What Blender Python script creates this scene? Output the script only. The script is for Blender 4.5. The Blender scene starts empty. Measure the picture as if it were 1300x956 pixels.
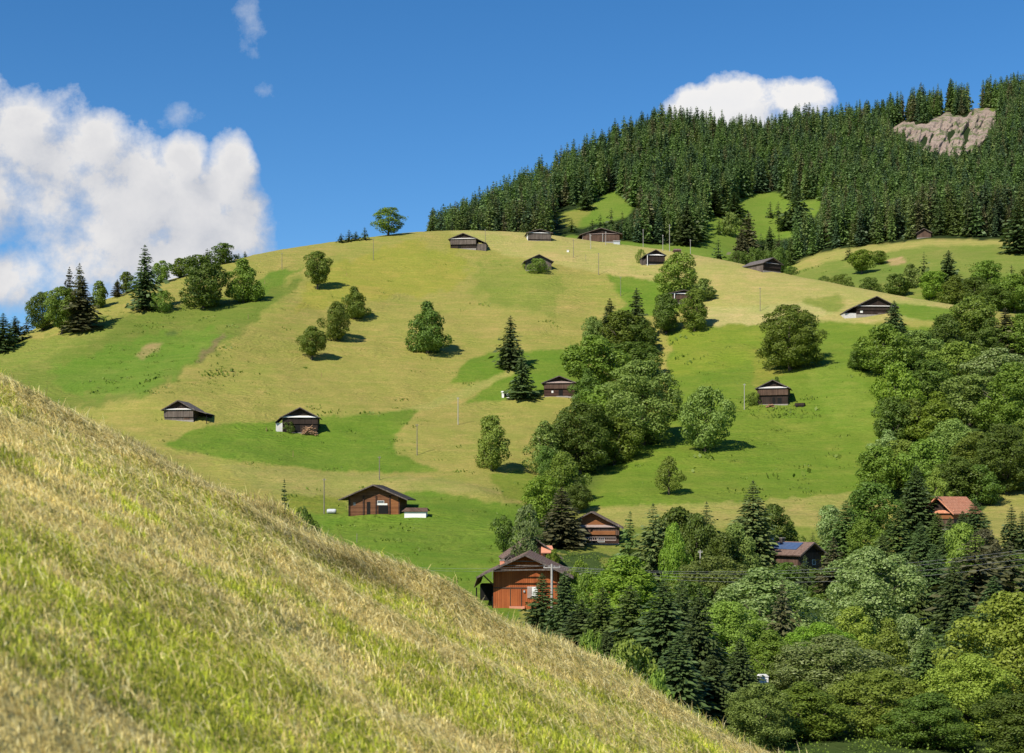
import bpy, math, random
import numpy as np
from math import radians, sin, cos, pi

# ------------------------------------------------------------------ scene / camera scale
F = 1800.0          # focal length in photo pixels (1300 px wide frame)
CX, HY = 650.0, 640.0   # principal column, eye-level row
ZC = 20.0           # eye height above world zero
sc = bpy.context.scene
C = bpy.context.scene.collection
RNG = np.random.default_rng(7)
random.seed(7)

SUN_EL = radians(43)
SHX, SHY = 0.62, 0.7846       # horizontal direction in which shadows fall

# ------------------------------------------------------------------ small helpers
def vnoise(x, y, seed=0):
    x = np.asarray(x, float); y = np.asarray(y, float)
    xi = np.floor(x).astype(np.int64); yi = np.floor(y).astype(np.int64)
    xf = x - xi; yf = y - yi
    u = xf*xf*xf*(xf*(xf*6-15)+10); v = yf*yf*yf*(yf*(yf*6-15)+10)
    def h(a, b):
        n = (a*374761393 + b*668265263 + seed*974634777) & 0x7fffffff
        n = ((n ^ (n >> 13))*1274126177) & 0x7fffffff
        n = (n ^ (n >> 16)) & 0xffff
        return n/65535.0*2-1
    return (h(xi, yi)*(1-u)+h(xi+1, yi)*u)*(1-v) + (h(xi, yi+1)*(1-u)+h(xi+1, yi+1)*u)*v

def fbm(x, y, seed=0, o=4):
    r = 0; a = 1.0
    for i in range(o):
        r = r + a*vnoise(x*2**i+17.3*i, y*2**i-9.1*i, seed+i); a *= .5
    return r

def inpoly(px, py, poly):
    px = np.asarray(px, float); py = np.asarray(py, float)
    r = np.zeros(px.shape, bool); n = len(poly); j = n-1
    for i in range(n):
        xi, yi = poly[i]; xj, yj = poly[j]
        c = ((yi > py) != (yj > py)) & (px < (xj-xi)*(py-yi)/((yj-yi) if yj != yi else 1e-9)+xi)
        r ^= c; j = i
    return r

def smooth(a, b, x):
    t = np.clip((x-a)/(b-a), 0, 1); return t*t*(3-2*t)

def world(px, py, Y):
    return ((px-CX)/F*Y, Y, ZC+(HY-py)/F*Y)

def new_mesh(name, V, faces, mats=(), mi=None, smooth_sh=False, attr=None):
    """V (n,3) array; faces: (m,3|4) int array or list of tuples"""
    me = bpy.data.meshes.new(name)
    V = np.asarray(V, np.float32).reshape(-1, 3)
    if isinstance(faces, np.ndarray):
        m, k = faces.shape
        me.vertices.add(len(V)); me.vertices.foreach_set('co', V.ravel())
        me.loops.add(m*k); me.loops.foreach_set('vertex_index', faces.astype(np.int32).ravel())
        me.polygons.add(m)
        me.polygons.foreach_set('loop_start', np.arange(0, m*k, k, dtype=np.int32))
        me.polygons.foreach_set('loop_total', np.full(m, k, np.int32))
    else:
        me.from_pydata(V.tolist(), [], faces)
    for m_ in mats: me.materials.append(m_)
    if mi is not None: me.polygons.foreach_set('material_index', np.asarray(mi, np.int32))
    if smooth_sh: me.polygons.foreach_set('use_smooth', np.ones(len(me.polygons), bool))
    if attr:
        for an, arr in attr.items():
            a = me.attributes.new(an, 'FLOAT_COLOR', 'POINT')
            arr = np.asarray(arr, np.float32)
            if arr.shape[1] == 3: arr = np.concatenate([arr, np.ones((len(arr), 1), np.float32)], 1)
            a.data.foreach_set('color', arr.ravel())
    me.update(); me.validate()
    return me

def link(name, me, parent=None, loc=None, rz=0, scale=None):
    o = bpy.data.objects.new(name, me); C.objects.link(o)
    if parent is not None: o.parent = parent
    if loc is not None: o.location = loc
    o.rotation_euler = (0, 0, rz)
    if scale is not None: o.scale = scale
    return o

def tag(o, label=None, cat=None, group=None, kind=None):
    if label: o['label'] = label
    if cat: o['category'] = cat
    if group: o['group'] = group
    if kind: o['kind'] = kind
    return o

class MB:
    """collects boxes, slabs and tubes of one part"""
    def __init__(s): s.v = []; s.f = []; s.m = []
    def add(s, vs, fs, m=0):
        b = len(s.v); s.v += [tuple(p) for p in vs]
        for f in fs: s.f.append(tuple(b+i for i in f)); s.m.append(m)
    def box(s, x0, x1, y0, y1, z0, z1, m=0):
        v = [(x0,y0,z0),(x1,y0,z0),(x1,y1,z0),(x0,y1,z0),(x0,y0,z1),(x1,y0,z1),(x1,y1,z1),(x0,y1,z1)]
        s.add(v, [(0,3,2,1),(4,5,6,7),(0,1,5,4),(1,2,6,5),(2,3,7,6),(3,0,4,7)], m)
    def slab(s, q, t, m=0):
        """quad q (4 pts, ccw seen from above), thickness t downward along z"""
        v = [tuple(p) for p in q]+[(p[0],p[1],p[2]-t) for p in q]
        s.add(v, [(0,1,2,3),(7,6,5,4),(0,4,5,1),(1,5,6,2),(2,6,7,3),(3,7,4,0)], m)
    def prism(s, tri, y0, y1, m=0):
        n = len(tri)
        v = [(p[0], y0, p[1]) for p in tri]+[(p[0], y1, p[1]) for p in tri]
        fs = [tuple(range(n)), tuple(range(2*n-1, n-1, -1))]
        for i in range(n): j = (i+1) % n; fs.append((j, i, n+i, n+j))
        s.add(v, fs, m)
    def tube(s, pts, rad, k=6, m=0):
        pts = [np.array(p, float) for p in pts]; rings = []
        for i, p in enumerate(pts):
            d = pts[min(i+1, len(pts)-1)]-pts[max(i-1, 0)]; d = d/(np.linalg.norm(d)+1e-9)
            a = np.cross(d, (0, 0, 1) if abs(d[2]) < .9 else (1, 0, 0)); a /= np.linalg.norm(a); b = np.cross(d, a)
            r = rad[i] if hasattr(rad, '__len__') else rad
            rings.append([p+r*(cos(2*pi*j/k)*a+sin(2*pi*j/k)*b) for j in range(k)])
        v = [q for r in rings for q in r]; fs = []
        for i in range(len(pts)-1):
            for j in range(k):
                jj = (j+1) % k
                fs.append((i*k+j, i*k+jj, (i+1)*k+jj, (i+1)*k+j))
        fs.append(tuple(range(k-1, -1, -1))); fs.append(tuple((len(pts)-1)*k+j for j in range(k)))
        s.add(v, fs, m)
    def build(s, name, mats, parent=None, **k):
        if not isinstance(mats, (list, tuple)): mats = [mats]
        return link(name, new_mesh(name, np.array(s.v), s.f, mats, s.m), parent, **k)

# ------------------------------------------------------------------ materials
def nmat(name):
    m = bpy.data.materials.new(name); m.use_nodes = True
    nt = m.node_tree; b = nt.nodes['Principled BSDF']
    return m, nt, b
def N(nt, t, **kw):
    n = nt.nodes.new(t)
    for k, v in kw.items():
        if k in n.inputs: n.inputs[k].default_value = v
        else: setattr(n, k, v)
    return n
def math_(nt, op, a, b=None, clamp=False):
    n = nt.nodes.new('ShaderNodeMath'); n.operation = op; n.use_clamp = clamp
    for i, v in enumerate((a, b)):
        if v is None: continue
        if isinstance(v, (int, float)): n.inputs[i].default_value = v
        else: nt.links.new(v, n.inputs[i])
    return n.outputs[0]
def mixc(nt, f, a, b, mode='MIX'):
    n = nt.nodes.new('ShaderNodeMix'); n.data_type = 'RGBA'; n.blend_type = mode
    for i, v in ((0, f), (6, a), (7, b)):
        if isinstance(v, (int, float)): n.inputs[i].default_value = v
        elif isinstance(v, tuple): n.inputs[i].default_value = (*v, 1) if len(v) == 3 else v
        else: nt.links.new(v, n.inputs[i])
    return n.outputs[2]
def maprange(nt, v, a, b, c, d):
    n = nt.nodes.new('ShaderNodeMapRange'); n.inputs[1].default_value = a; n.inputs[2].default_value = b
    n.inputs[3].default_value = c; n.inputs[4].default_value = d; nt.links.new(v, n.inputs[0]); return n.outputs[0]
def noise(nt, vec, scale, detail=4, rough=.55, dim='3D'):
    n = nt.nodes.new('ShaderNodeTexNoise'); n.noise_dimensions = dim
    n.inputs['Scale'].default_value = scale; n.inputs['Detail'].default_value = detail; n.inputs['Roughness'].default_value = rough
    if vec is not None: nt.links.new(vec, n.inputs['Vector'])
    return n.outputs[0]
def mapping(nt, vec, scale):
    n = nt.nodes.new('ShaderNodeMapping'); n.inputs['Scale'].default_value = scale; nt.links.new(vec, n.inputs[0]); return n.outputs[0]
def objco(nt): return nt.nodes.new('ShaderNodeTexCoord').outputs['Object']

def leaf_mat(name, col, col2, trans=.3, rough=.55, spec=.25):
    """foliage: each leaf clump (mesh island) and each tree gets its own tint"""
    m, nt, b = nmat(name)
    g = nt.nodes.new('ShaderNodeNewGeometry'); oi = nt.nodes.new('ShaderNodeObjectInfo')
    c = mixc(nt, g.outputs['Random Per Island'], col, col2)
    hs = nt.nodes.new('ShaderNodeHueSaturation')
    nt.links.new(maprange(nt, oi.outputs['Random'], 0, 1, .484, .512), hs.inputs['Hue'])
    nt.links.new(maprange(nt, oi.outputs['Random'], 0, 1, .8, 1.3), hs.inputs['Value'])
    nt.links.new(c, hs.inputs['Color'])
    b.inputs['Roughness'].default_value = rough; b.inputs['Specular IOR Level'].default_value = spec
    nt.links.new(hs.outputs[0], b.inputs['Base Color'])
    t = nt.nodes.new('ShaderNodeBsdfTranslucent')
    tc = mixc(nt, 1.0, hs.outputs[0], (1.15, 1.25, .6), 'MULTIPLY'); nt.links.new(tc, t.inputs[0])
    ms = nt.nodes.new('ShaderNodeMixShader'); ms.inputs[0].default_value = trans
    nt.links.new(b.outputs[0], ms.inputs[1]); nt.links.new(t.outputs[0], ms.inputs[2])
    nt.links.new(ms.outputs[0], nt.nodes['Material Output'].inputs[0])
    return m

def plank_mat(name, col, col2, width=.24, horizontal=False, bump=.6, streak=1.0):
    """weathered boards (vertical) or logs (horizontal): a tint per board, grain and grey streaks"""
    m, nt, b = nmat(name)
    co = objco(nt); s = nt.nodes.new('ShaderNodeSeparateXYZ'); nt.links.new(co, s.inputs[0])
    u = s.outputs[2] if horizontal else math_(nt, 'ADD', s.outputs[0], s.outputs[1])
    k = math_(nt, 'DIVIDE', u, width); fl = math_(nt, 'FLOOR', k); fr = math_(nt, 'FRACT', k)
    wn = nt.nodes.new('ShaderNodeTexWhiteNoise'); wn.noise_dimensions = '1D'; nt.links.new(fl, wn.inputs['W'])
    g = noise(nt, mapping(nt, co, (.6, .6, 9) if horizontal else (7, 7, .5)), 1.0, 5, .65)
    big = noise(nt, co, .45, 3)
    f = math_(nt, 'ADD', math_(nt, 'MULTIPLY', wn.outputs[0], .55), math_(nt, 'MULTIPLY', math_(nt, 'SUBTRACT', g, .3), .9*streak), True)
    c = mixc(nt, f, col, col2)
    c = mixc(nt, maprange(nt, big, .35, .7, 0, .5), c, tuple(x*.55 for x in col))
    edge = maprange(nt, math_(nt, 'ABSOLUTE', math_(nt, 'SUBTRACT', fr, .5)), .42, .5, 0, 1)
    c = mixc(nt, math_(nt, 'MULTIPLY', edge, .75), c, tuple(x*.2 for x in col))
    nt.links.new(c, b.inputs['Base Color']); b.inputs['Roughness'].default_value = .85; b.inputs['Specular IOR Level'].default_value = .2
    bp = nt.nodes.new('ShaderNodeBump'); bp.inputs['Strength'].default_value = bump; bp.inputs['Distance'].default_value = .05
    nt.links.new(math_(nt, 'SUBTRACT', math_(nt, 'MULTIPLY', g, .3), edge), bp.inputs['Height']); nt.links.new(bp.outputs[0], b.inputs['Normal'])
    return m

def rough_mat(name, col, col2, scale=2.0, rough=.85, bump=.3, spec=.2, metal=0):
    m, nt, b = nmat(name); co = objco(nt)
    g = noise(nt, co, scale, 6, .6); g2 = noise(nt, co, scale*6, 3, .6)
    c = mixc(nt, maprange(nt, g, .3, .7, 0, 1), col, col2)
    c = mixc(nt, maprange(nt, g2, .3, .75, 0, .4), c, tuple(x*.55 for x in col))
    nt.links.new(c, b.inputs['Base Color']); b.inputs['Roughness'].default_value = rough
    b.inputs['Specular IOR Level'].default_value = spec; b.inputs['Metallic'].default_value = metal
    bp = nt.nodes.new('ShaderNodeBump'); bp.inputs['Strength'].default_value = bump; bp.inputs['Distance'].default_value = .05
    nt.links.new(g2, bp.inputs['Height']); nt.links.new(bp.outputs[0], b.inputs['Normal'])
    return m

def shingle_mat(name, col, col2, w=.3, h=.35):
    m, nt, b = nmat(name); co = objco(nt)
    br = nt.nodes.new('ShaderNodeTexBrick'); br.inputs['Scale'].default_value = 1
    br.inputs['Brick Width'].default_value = w; br.inputs['Row Height'].default_value = h; br.inputs['Mortar Size'].default_value = .015
    br.inputs['Color1'].default_value = (*col, 1); br.inputs['Color2'].default_value = (*col2, 1)
    br.inputs['Mortar'].default_value = tuple(x*.3 for x in col)+(1,)
    s = nt.nodes.new('ShaderNodeSeparateXYZ'); nt.links.new(co, s.inputs[0])
    cb = nt.nodes.new('ShaderNodeCombineXYZ'); nt.links.new(s.outputs[1], cb.inputs[0]); nt.links.new(math_(nt, 'MULTIPLY', s.outputs[0], 1.08), cb.inputs[1])
    nt.links.new(cb.outputs[0], br.inputs['Vector'])
    g = noise(nt, co, .8, 5, .65)
    c = mixc(nt, maprange(nt, g, .35, .7, 0, .65), br.outputs[0], tuple(x*.6 for x in col2))
    nt.links.new(c, b.inputs['Base Color']); b.inputs['Roughness'].default_value = .8; b.inputs['Specular IOR Level'].default_value = .25
    bp = nt.nodes.new('ShaderNodeBump'); bp.inputs['Strength'].default_value = .5; bp.inputs['Distance'].default_value = .04
    nt.links.new(br.outputs['Fac'], bp.inputs['Height']); bp.invert = True; nt.links.new(bp.outputs[0], b.inputs['Normal'])
    return m

M = {}
M['leaf'] = leaf_mat('leaf green', (.092,.142,.016), (.165,.228,.030))
M['leaf_dark'] = leaf_mat('leaf dark green', (.064,.108,.014), (.118,.172,.026))
M['leaf_light'] = leaf_mat('leaf light green', (.135,.20,.024), (.225,.30,.048))
M['leaf_lime'] = leaf_mat('leaf lime green', (.12,.20,.016), (.195,.285,.030))
M['leaf_silver'] = leaf_mat('leaf silver green', (.11,.165,.03), (.27,.33,.12), rough=.5, spec=.35)
M['leaf_pale'] = leaf_mat('leaf pale green', (.12,.17,.032), (.20,.265,.058))
M['leaf_yellow'] = leaf_mat('leaf yellow green', (.16,.205,.022), (.25,.30,.045))
M['needle'] = leaf_mat('needle dark green', (.055,.088,.026), (.085,.125,.037), trans=.18)
M['needle_mid'] = leaf_mat('needle mid green', (.075,.118,.027), (.108,.158,.037), trans=.2)
M['needle_deep'] = leaf_mat('needle deep green', (.030,.055,.024), (.062,.095,.038), trans=.15)
M['needle_olive'] = leaf_mat('needle olive green', (.092,.12,.034), (.13,.162,.046), trans=.2)
M['needle_brown'] = leaf_mat('needle brownish', (.058,.062,.024), (.105,.102,.042), trans=.15)
M['needle_light'] = leaf_mat('needle light', (.085,.12,.034), (.15,.19,.06), trans=.22)
M['bark'] = rough_mat('bark', (.07,.055,.04), (.13,.11,.085), 3)
M['bark_pale'] = rough_mat('bark pale', (.22,.19,.15), (.12,.10,.08), 3)
M['plank_grey'] = plank_mat('grey boards', (.075,.058,.05), (.22,.18,.155))
M['plank_brown'] = plank_mat('brown boards', (.06,.035,.025), (.17,.105,.075))
M['plank_dark'] = plank_mat('dark boards', (.022,.015,.012), (.06,.04,.032))
M['plank_red'] = plank_mat('red brown boards', (.28,.070,.022), (.45,.138,.042), .32, streak=.7)
M['log_brown'] = plank_mat('brown logs', (.10,.042,.02), (.24,.11,.055), .32, True)
M['log_dark'] = plank_mat('dark logs', (.035,.018,.013), (.095,.05,.036), .32, True)
M['log_orange'] = plank_mat('orange boards', (.19,.07,.025), (.33,.14,.055), .3, True)
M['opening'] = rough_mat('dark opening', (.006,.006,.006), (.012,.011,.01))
M['white'] = rough_mat('white paint', (.78,.77,.74), (.66,.65,.62), 1.2, .6, .1)
M['tin'] = rough_mat('pale tin', (.62,.60,.57), (.46,.44,.42), 1.5, .5, .1, .4)
M['tin_pink'] = rough_mat('pinkish boards', (.36,.28,.25), (.26,.20,.18), 2.5)
M['cream'] = rough_mat('cream plaster', (.68,.58,.44), (.6,.5,.38), 1.2)
M['pink'] = rough_mat('pink tile', (.62,.27,.17), (.5,.2,.13), 2.5)
M['shingle'] = shingle_mat('grey shingle', (.10,.085,.08), (.18,.155,.145))
M['shingle_brown'] = shingle_mat('brown tile', (.13,.08,.062), (.22,.145,.115))
M['shingle_dark'] = shingle_mat('dark shingle', (.03,.026,.025), (.065,.055,.052))
M['tile_red'] = shingle_mat('red tile', (.52,.2,.11), (.64,.29,.17))
M['stone'] = rough_mat('stone', (.34,.31,.27), (.2,.18,.16), 2.5)
M['post'] = rough_mat('pole wood', (.14,.115,.095), (.25,.22,.19), 2.5)
M['post_pale'] = rough_mat('pale pole', (.42,.40,.37), (.3,.28,.26), 2.5)
M['wire'] = rough_mat('wire', (.26,.26,.26), (.2,.2,.2), 2, .4, 0, .5)
M['solar'] = rough_mat('solar glass', (.05,.08,.16), (.08,.12,.22), 1.5, .15, 0, .6)
M['glass'] = rough_mat('window glass', (.06,.075,.09), (.10,.12,.14), .8, .1, 0, .6)
M['shutter'] = rough_mat('grey shutter', (.42,.43,.44), (.34,.35,.36), 2)
M['wrap'] = rough_mat('silage wrap', (.55,.57,.58), (.35,.37,.39), 1.5, .4, .3, .4)
M['timber_pale'] = plank_mat('cut timber', (.24,.13,.07), (.42,.26,.16), .25, True)
SKY_SAT = 1.26; SKY_VAL = .98; SKY_STR = .10; CLOUD_GAIN = 6.5; SUN_STR = 5.0; EXPO = 0.46; DENOISE = True
# ------------------------------------------------------------------ terrain profiles
PXG = np.arange(-1200, 2805, 5.0)
def curve(pts, sig=8):
    a = np.interp(PXG, [p[0] for p in pts], [p[1] for p in pts])
    k = np.exp(-.5*(np.arange(-3*sig, 3*sig+1)/sig)**2); k /= k.sum()
    return np.convolve(np.pad(a, 3*sig, 'edge'), k, 'valid')
SKY_PY = curve([(-1200,640),(-600,560),(-200,490),(0,437),(40,419),(100,393),(150,374),(200,359),(236,349),(277,334),(317,324),(367,314.5),(419,308),
                (463,302),(518,295.5),(588,292),(622,292.5),(667,294.5),(712,299),(740,305),(795,311),(877,322.5),(954,338),(1004,350),(1077,363),
                (1146,376),(1219,388),(1300,400),(1500,430),(2000,480),(2800,500)], 4)
SKY_Y = curve([(-1200,430),(0,520),(200,570),(400,650),(600,700),(800,680),(1000,610),(1200,540),(1300,510),(1700,480),(2800,450)], 14)
BOT_Y0 = 190.0; FLOOR = -16.5
BOT_PY = HY-FLOOR*F/BOT_Y0
_t = np.linspace(0, 1, 600); _g = .7*_t+.3*(1-np.sqrt(1-_t))
def t_of_g(g): return np.interp(g, _g, _t)
def g_of_t(t): return np.interp(t, _t, _g)
def cv(c, px): return np.interp(px, PXG, c)

def seg_dist(x, y, pts):
    d = np.full(np.shape(x), 1e9)
    for (x0, y0), (x1, y1) in zip(pts[:-1], pts[1:]):
        t = np.clip(((x-x0)*(x1-x0)+(y-y0)*(y1-y0))/((x1-x0)**2+(y1-y0)**2), 0, 1)
        d = np.minimum(d, np.hypot(x-x0-t*(x1-x0), y-y0-t*(y1-y0)))
    return d
def base_Y(px, py):
    t = np.clip((BOT_PY-py)/(BOT_PY-cv(SKY_PY, px)), 0, 1)
    return BOT_Y0+(cv(SKY_Y, px)-BOT_Y0)*g_of_t(t)
def pxy(*pts): return [((p[0]-CX)/F*float(base_Y(p[0], p[1])), float(base_Y(p[0], p[1]))) for p in pts]
RIB = pxy((350,392),(300,430),(245,470),(185,507))
GULLY = pxy((330,350),(230,415),(120,480))
RAVINE = pxy((820,420),(795,500),(740,580),(700,650))
KNOLL = pxy((430,660),(545,660))
BANK = pxy((300,592),(430,604),(560,618),(660,640))

def hill_z(x, Y):
    x = np.asarray(x, float); Y = np.maximum(np.asarray(Y, float), 1.0)
    px = np.clip(CX+F*x/Y, -1200, 2800)
    ps = cv(SKY_PY, px); ys = cv(SKY_Y, px)
    g = np.clip((Y-BOT_Y0)/(ys-BOT_Y0), 0, 1); t = t_of_g(g)
    py = BOT_PY+(ps-BOT_PY)*t
    z = (HY-py)/F*Y
    ts = (HY-ps)/F; over = np.maximum(Y-ys, 0)
    zo = ts*ys+ts*over-.0016*over**2
    z = np.where(Y > ys, np.maximum(zo, -28), z)
    z = np.where(Y < BOT_Y0, FLOOR, z)
    amp = smooth(BOT_Y0-20, BOT_Y0+90, Y)*(1-.85*smooth(.75, 1.0, g))
    z = z+amp*(1.5*fbm(x/55, Y/55, 3, 3)+.35*fbm(x/13, Y/13, 9, 2))
    z = z+.12*fbm(x/4.5, Y/4.5, 12, 2)*smooth(BOT_Y0-20, BOT_Y0+20, Y)
    z = z+2.6*np.exp(-(seg_dist(x, Y, RIB)/13)**2)-2.2*np.exp(-(seg_dist(x, Y, GULLY)/26)**2)
    z = z-3.2*np.exp(-(seg_dist(x, Y, RAVINE)/14)**2)+1.1*np.exp(-(seg_dist(x, Y, KNOLL)/9)**2)
    z = z+.7*np.exp(-(seg_dist(x, Y, BANK)/5)**2)
    return ZC+z

# distant mountain: base (hidden), M = brow of the second meadow / forest foot, R = ridge under the trees
M_PY = curve([(-1200,700),(0,500),(400,362),(500,345),(550,334),(600,316),(650,308),(700,302),(800,300),(900,308),(960,330),(1005,337),(1040,322),(1100,313),(1180,304.5),(1300,306),(1500,300),(2800,300)], 3)
M_Y = curve([(-1200,760),(500,760),(700,790),(800,820),(880,850),(950,830),(1040,800),(1180,765),(1300,750),(1600,740),(2800,740)], 8)
R_PY = curve([(-1200,800),(0,520),(300,400),(450,347),(500,339),(550,325),(590,303),(642,271),(688,248),(765,205),(805,186),(839,175),(888,178),(935,187),(977,187),(1017,171),
              (1054,173),(1121,163),(1150,150),(1180,145),(1200,142),(1235,139),(1270,133),(1300,129),(1500,95),(2000,60),(2800,45)], 2)
R_Y = curve([(-1200,840),(450,830),(550,860),(700,1010),(850,1150),(1000,1200),(1150,1200),(1300,1230),(2800,1250)], 10)
def far_base(px):
    return cv(SKY_PY, px)+38, cv(SKY_Y, px)+12
def far_z(x, Y):
    x = np.asarray(x, float); Y = np.asarray(Y, float)
    px = np.clip(CX+F*x/Y, -1200, 2800)
    pb, yb = far_base(px); pm = cv(M_PY, px); ym = cv(M_Y, px); pr = cv(R_PY, px); yr = cv(R_Y, px)
    t1 = t_of_g(np.clip((Y-yb)/(ym-yb), 0, 1)); t2 = t_of_g(np.clip((Y-ym)/(yr-ym), 0, 1))
    py = np.where(Y < ym, pb+(pm-pb)*t1, pm+(pr-pm)*t2)
    z = (HY-py)/F*Y
    over = np.maximum(Y-yr, 0); tr = (HY-pr)/F
    z = np.where(Y > yr, np.maximum(tr*yr+tr*over-.002*over**2, -40), z)
    z = np.where(Y < yb, (HY-pb)/F*yb-.5*(yb-Y), z)
    z = z+1.2*fbm(x/60, Y/60, 21, 3)*smooth(0, 60, Y-yb)*(1-smooth(-80, 0, Y-yr))
    return ZC+z
def far_Y(px, py):
    pb, yb = far_base(px); pm = cv(M_PY, px); ym = cv(M_Y, px); pr = cv(R_PY, px); yr = cv(R_Y, px)
    t1 = np.clip((pb-py)/(pb-pm), 0, 1); t2 = np.clip((pm-py)/np.maximum(pm-pr, 1e-3), 0, 1)
    return np.where(py > pm, yb+(ym-yb)*g_of_t(t1), ym+(yr-ym)*g_of_t(t2))

def on_hill(px, py, Y=None):
    """ground point of the main hill seen at (px, py); Y given: stand at that depth instead"""
    if Y is None:
        ps = float(cv(SKY_PY, px))
        if py < ps: Y = float(cv(SKY_Y, px))+6
        elif py > BOT_PY: Y = -FLOOR*F/(py-HY)
        else:
            Y = float(base_Y(px, py))
            for _ in range(12):                     # follow the relief
                z = float(hill_z((px-CX)/F*Y, Y)); cur = HY-(z-ZC)*F/Y
                Y += (cur-py)*Y/F/max(.06, .30-(z-ZC)/Y)*.5
                Y = min(max(Y, 60), float(cv(SKY_Y, px)))
    x = (px-CX)/F*Y
    return x, Y, float(hill_z(x, Y))
def on_far(px, py, Y=None):
    if Y is None: Y = float(far_Y(px, py))
    x = (px-CX)/F*Y
    return x, Y, float(far_z(x, Y))
def to_px(x, y, z): return CX+F*x/y, HY-(z-ZC)*F/y

# ------------------------------------------------------------------ fields
HAY = (.325,.268,.078); TAN = (.41,.325,.125); YEL = (.32,.272,.056); GREEN = (.150,.208,.026); GREEN2 = (.165,.208,.028)
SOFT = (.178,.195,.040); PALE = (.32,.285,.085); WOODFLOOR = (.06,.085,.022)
FIELDS = [  # (polygon in map coordinates as surveyed from the viewpoint, colour, edge roughness, feather)
 ([(-900,700),(-900,420),(0,440),(60,425),(200,392),(300,372),(390,352),(348,388),(300,428),(240,470),(180,508),(90,520),(0,515)], SOFT, 7),
 ([(60,470),(190,420),(270,420),(300,425),(240,465),(185,500),(100,505)], (.145,.205,.03), 10),
 ([(0,440),(60,425),(140,400),(140,420),(60,455),(0,470)], (.22,.225,.05), 8),
 ([(300,372),(350,345),(385,338),(330,380)], (.15,.205,.03), 5),
 ([(246,460),(262,440),(286,422),(290,427),(272,446),(254,462)], (.20,.155,.07), 4), ([(172,452),(186,438),(206,434),(200,446),(182,455)], (.31,.235,.10), 3),
 ([(208,424),(222,418),(226,423),(212,428)], (.10,.14,.03), 2),
 ([(430,335),(475,315),(520,305),(590,326),(592,352),(560,372),(470,380),(400,392),(360,392)], YEL, 9),
 ([(610,330),(690,340),(720,350),(700,400),(640,390),(600,370)], (.245,.24,.055), 10),
 ([(560,285),(690,288),(880,312),(1080,352),(1240,380),(1235,398),(1100,410),(1000,413),(905,414),(878,402),(880,378),(800,352),(765,348),(690,330),(620,318)], TAN, 4),
 ([(880,392),(960,388),(1050,380),(1060,398),(1000,413),(905,414)], (.43,.35,.15), 4),
 ([(1020,382),(1060,372),(1075,388),(1050,398)], (.25,.245,.06), 5),
 ([(1125,384),(1218,392),(1205,409),(1140,402)], GREEN, 2),
 ([(768,349),(800,352),(850,361),(888,376),(852,402),(800,402),(778,400),(796,386)], GREEN, 2.6),
 ([(570,488),(592,458),(618,448),(660,446),(735,441),(748,446),(750,505),(690,497),(640,507),(584,513),(622,488),(650,472),(610,485)], GREEN, 2.8),
 ([(500,524),(560,505),(612,484),(652,468),(660,472),(610,494),(575,512),(520,525)], PALE, 2),
 ([(205,566),(242,546),(300,536),(355,536),(410,529),(531,521),(524,530),(499,553),(503,575),(560,598),(500,600),(420,598),(300,586)], GREEN, 2.6),
 ([(280,590),(420,600),(560,606),(660,628),(560,626),(430,640),(330,622)], (.31,.262,.085), 3),
 ([(360,628),(440,632),(440,660),(360,660)], (.21,.215,.035), 4),
 ([(372,652),(432,652),(520,622),(560,625),(622,637),(668,641),(705,650),(690,700),(650,800),(500,830),(350,720)], GREEN, 2.8),
 ([(620,605),(660,597),(690,610),(690,640),(640,632)], (.20,.225,.035), 4),
 ([(735,648),(735,590),(790,560),(850,520),(845,450),(870,418),(905,413),(1000,411),(1060,407),(1130,413),(1300,420),(1300,560),(1150,600),(1100,625),(1000,634),(900,640)], GREEN2, 3.2),
 ([(850,420),(905,413),(1000,412),(1000,450),(900,470),(850,480)], (.20,.23,.03), 9),
 ([(958,440),(1000,470),(960,500),(955,470)], (.23,.225,.04), 5),
 ([(1020,470),(1090,460),(1120,560),(1060,540)], (.19,.23,.035), 9),
 ([(735,644),(900,638),(1000,633),(1090,625),(1090,700),(900,700),(735,690)], (.32,.27,.085), 3),
 ([(735,672),(800,668),(1080,668),(1080,760),(700,760)], (.22,.22,.05), 5),
]
def paint(px, py, base, fields, seed=0):
    jx = fbm(px/14, py/9, 31+seed, 3); jy = fbm(px/14, py/9, 47+seed, 3)
    col = np.tile(np.array(base, float), (len(px), 1))
    for poly, c, j in fields:
        w = np.zeros(len(px))
        for k in range(4):       # a little feathering
            ox, oy = [(-.8,-.4),(.8,.4),(.5,-.5),(-.5,.5)][k]
            w += inpoly(px+jx*j+ox*(1+j*.3), py+jy*j*.6+oy*(1+j*.3), poly)*.25
        col = col*(1-w[:, None])+np.array(c)*w[:, None]
    # uneven growth: greener hollows, drier and browner knolls
    a = np.clip(.5+.55*fbm(px/48, py/17, 61+seed, 5), 0, 1)[:, None]; b_ = np.clip(fbm(px/24+9, py/8, 67+seed, 4)*.9, 0, 1)[:, None]
    col = col*(1-.24*a)+col*np.array((.72,.98,.55))*.24*a
    col = col*(1-.42*b_)+(col*np.array((1.25,1.05,1.3))+np.array((.02,.012,.008)))*.42*b_
    return col

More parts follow.
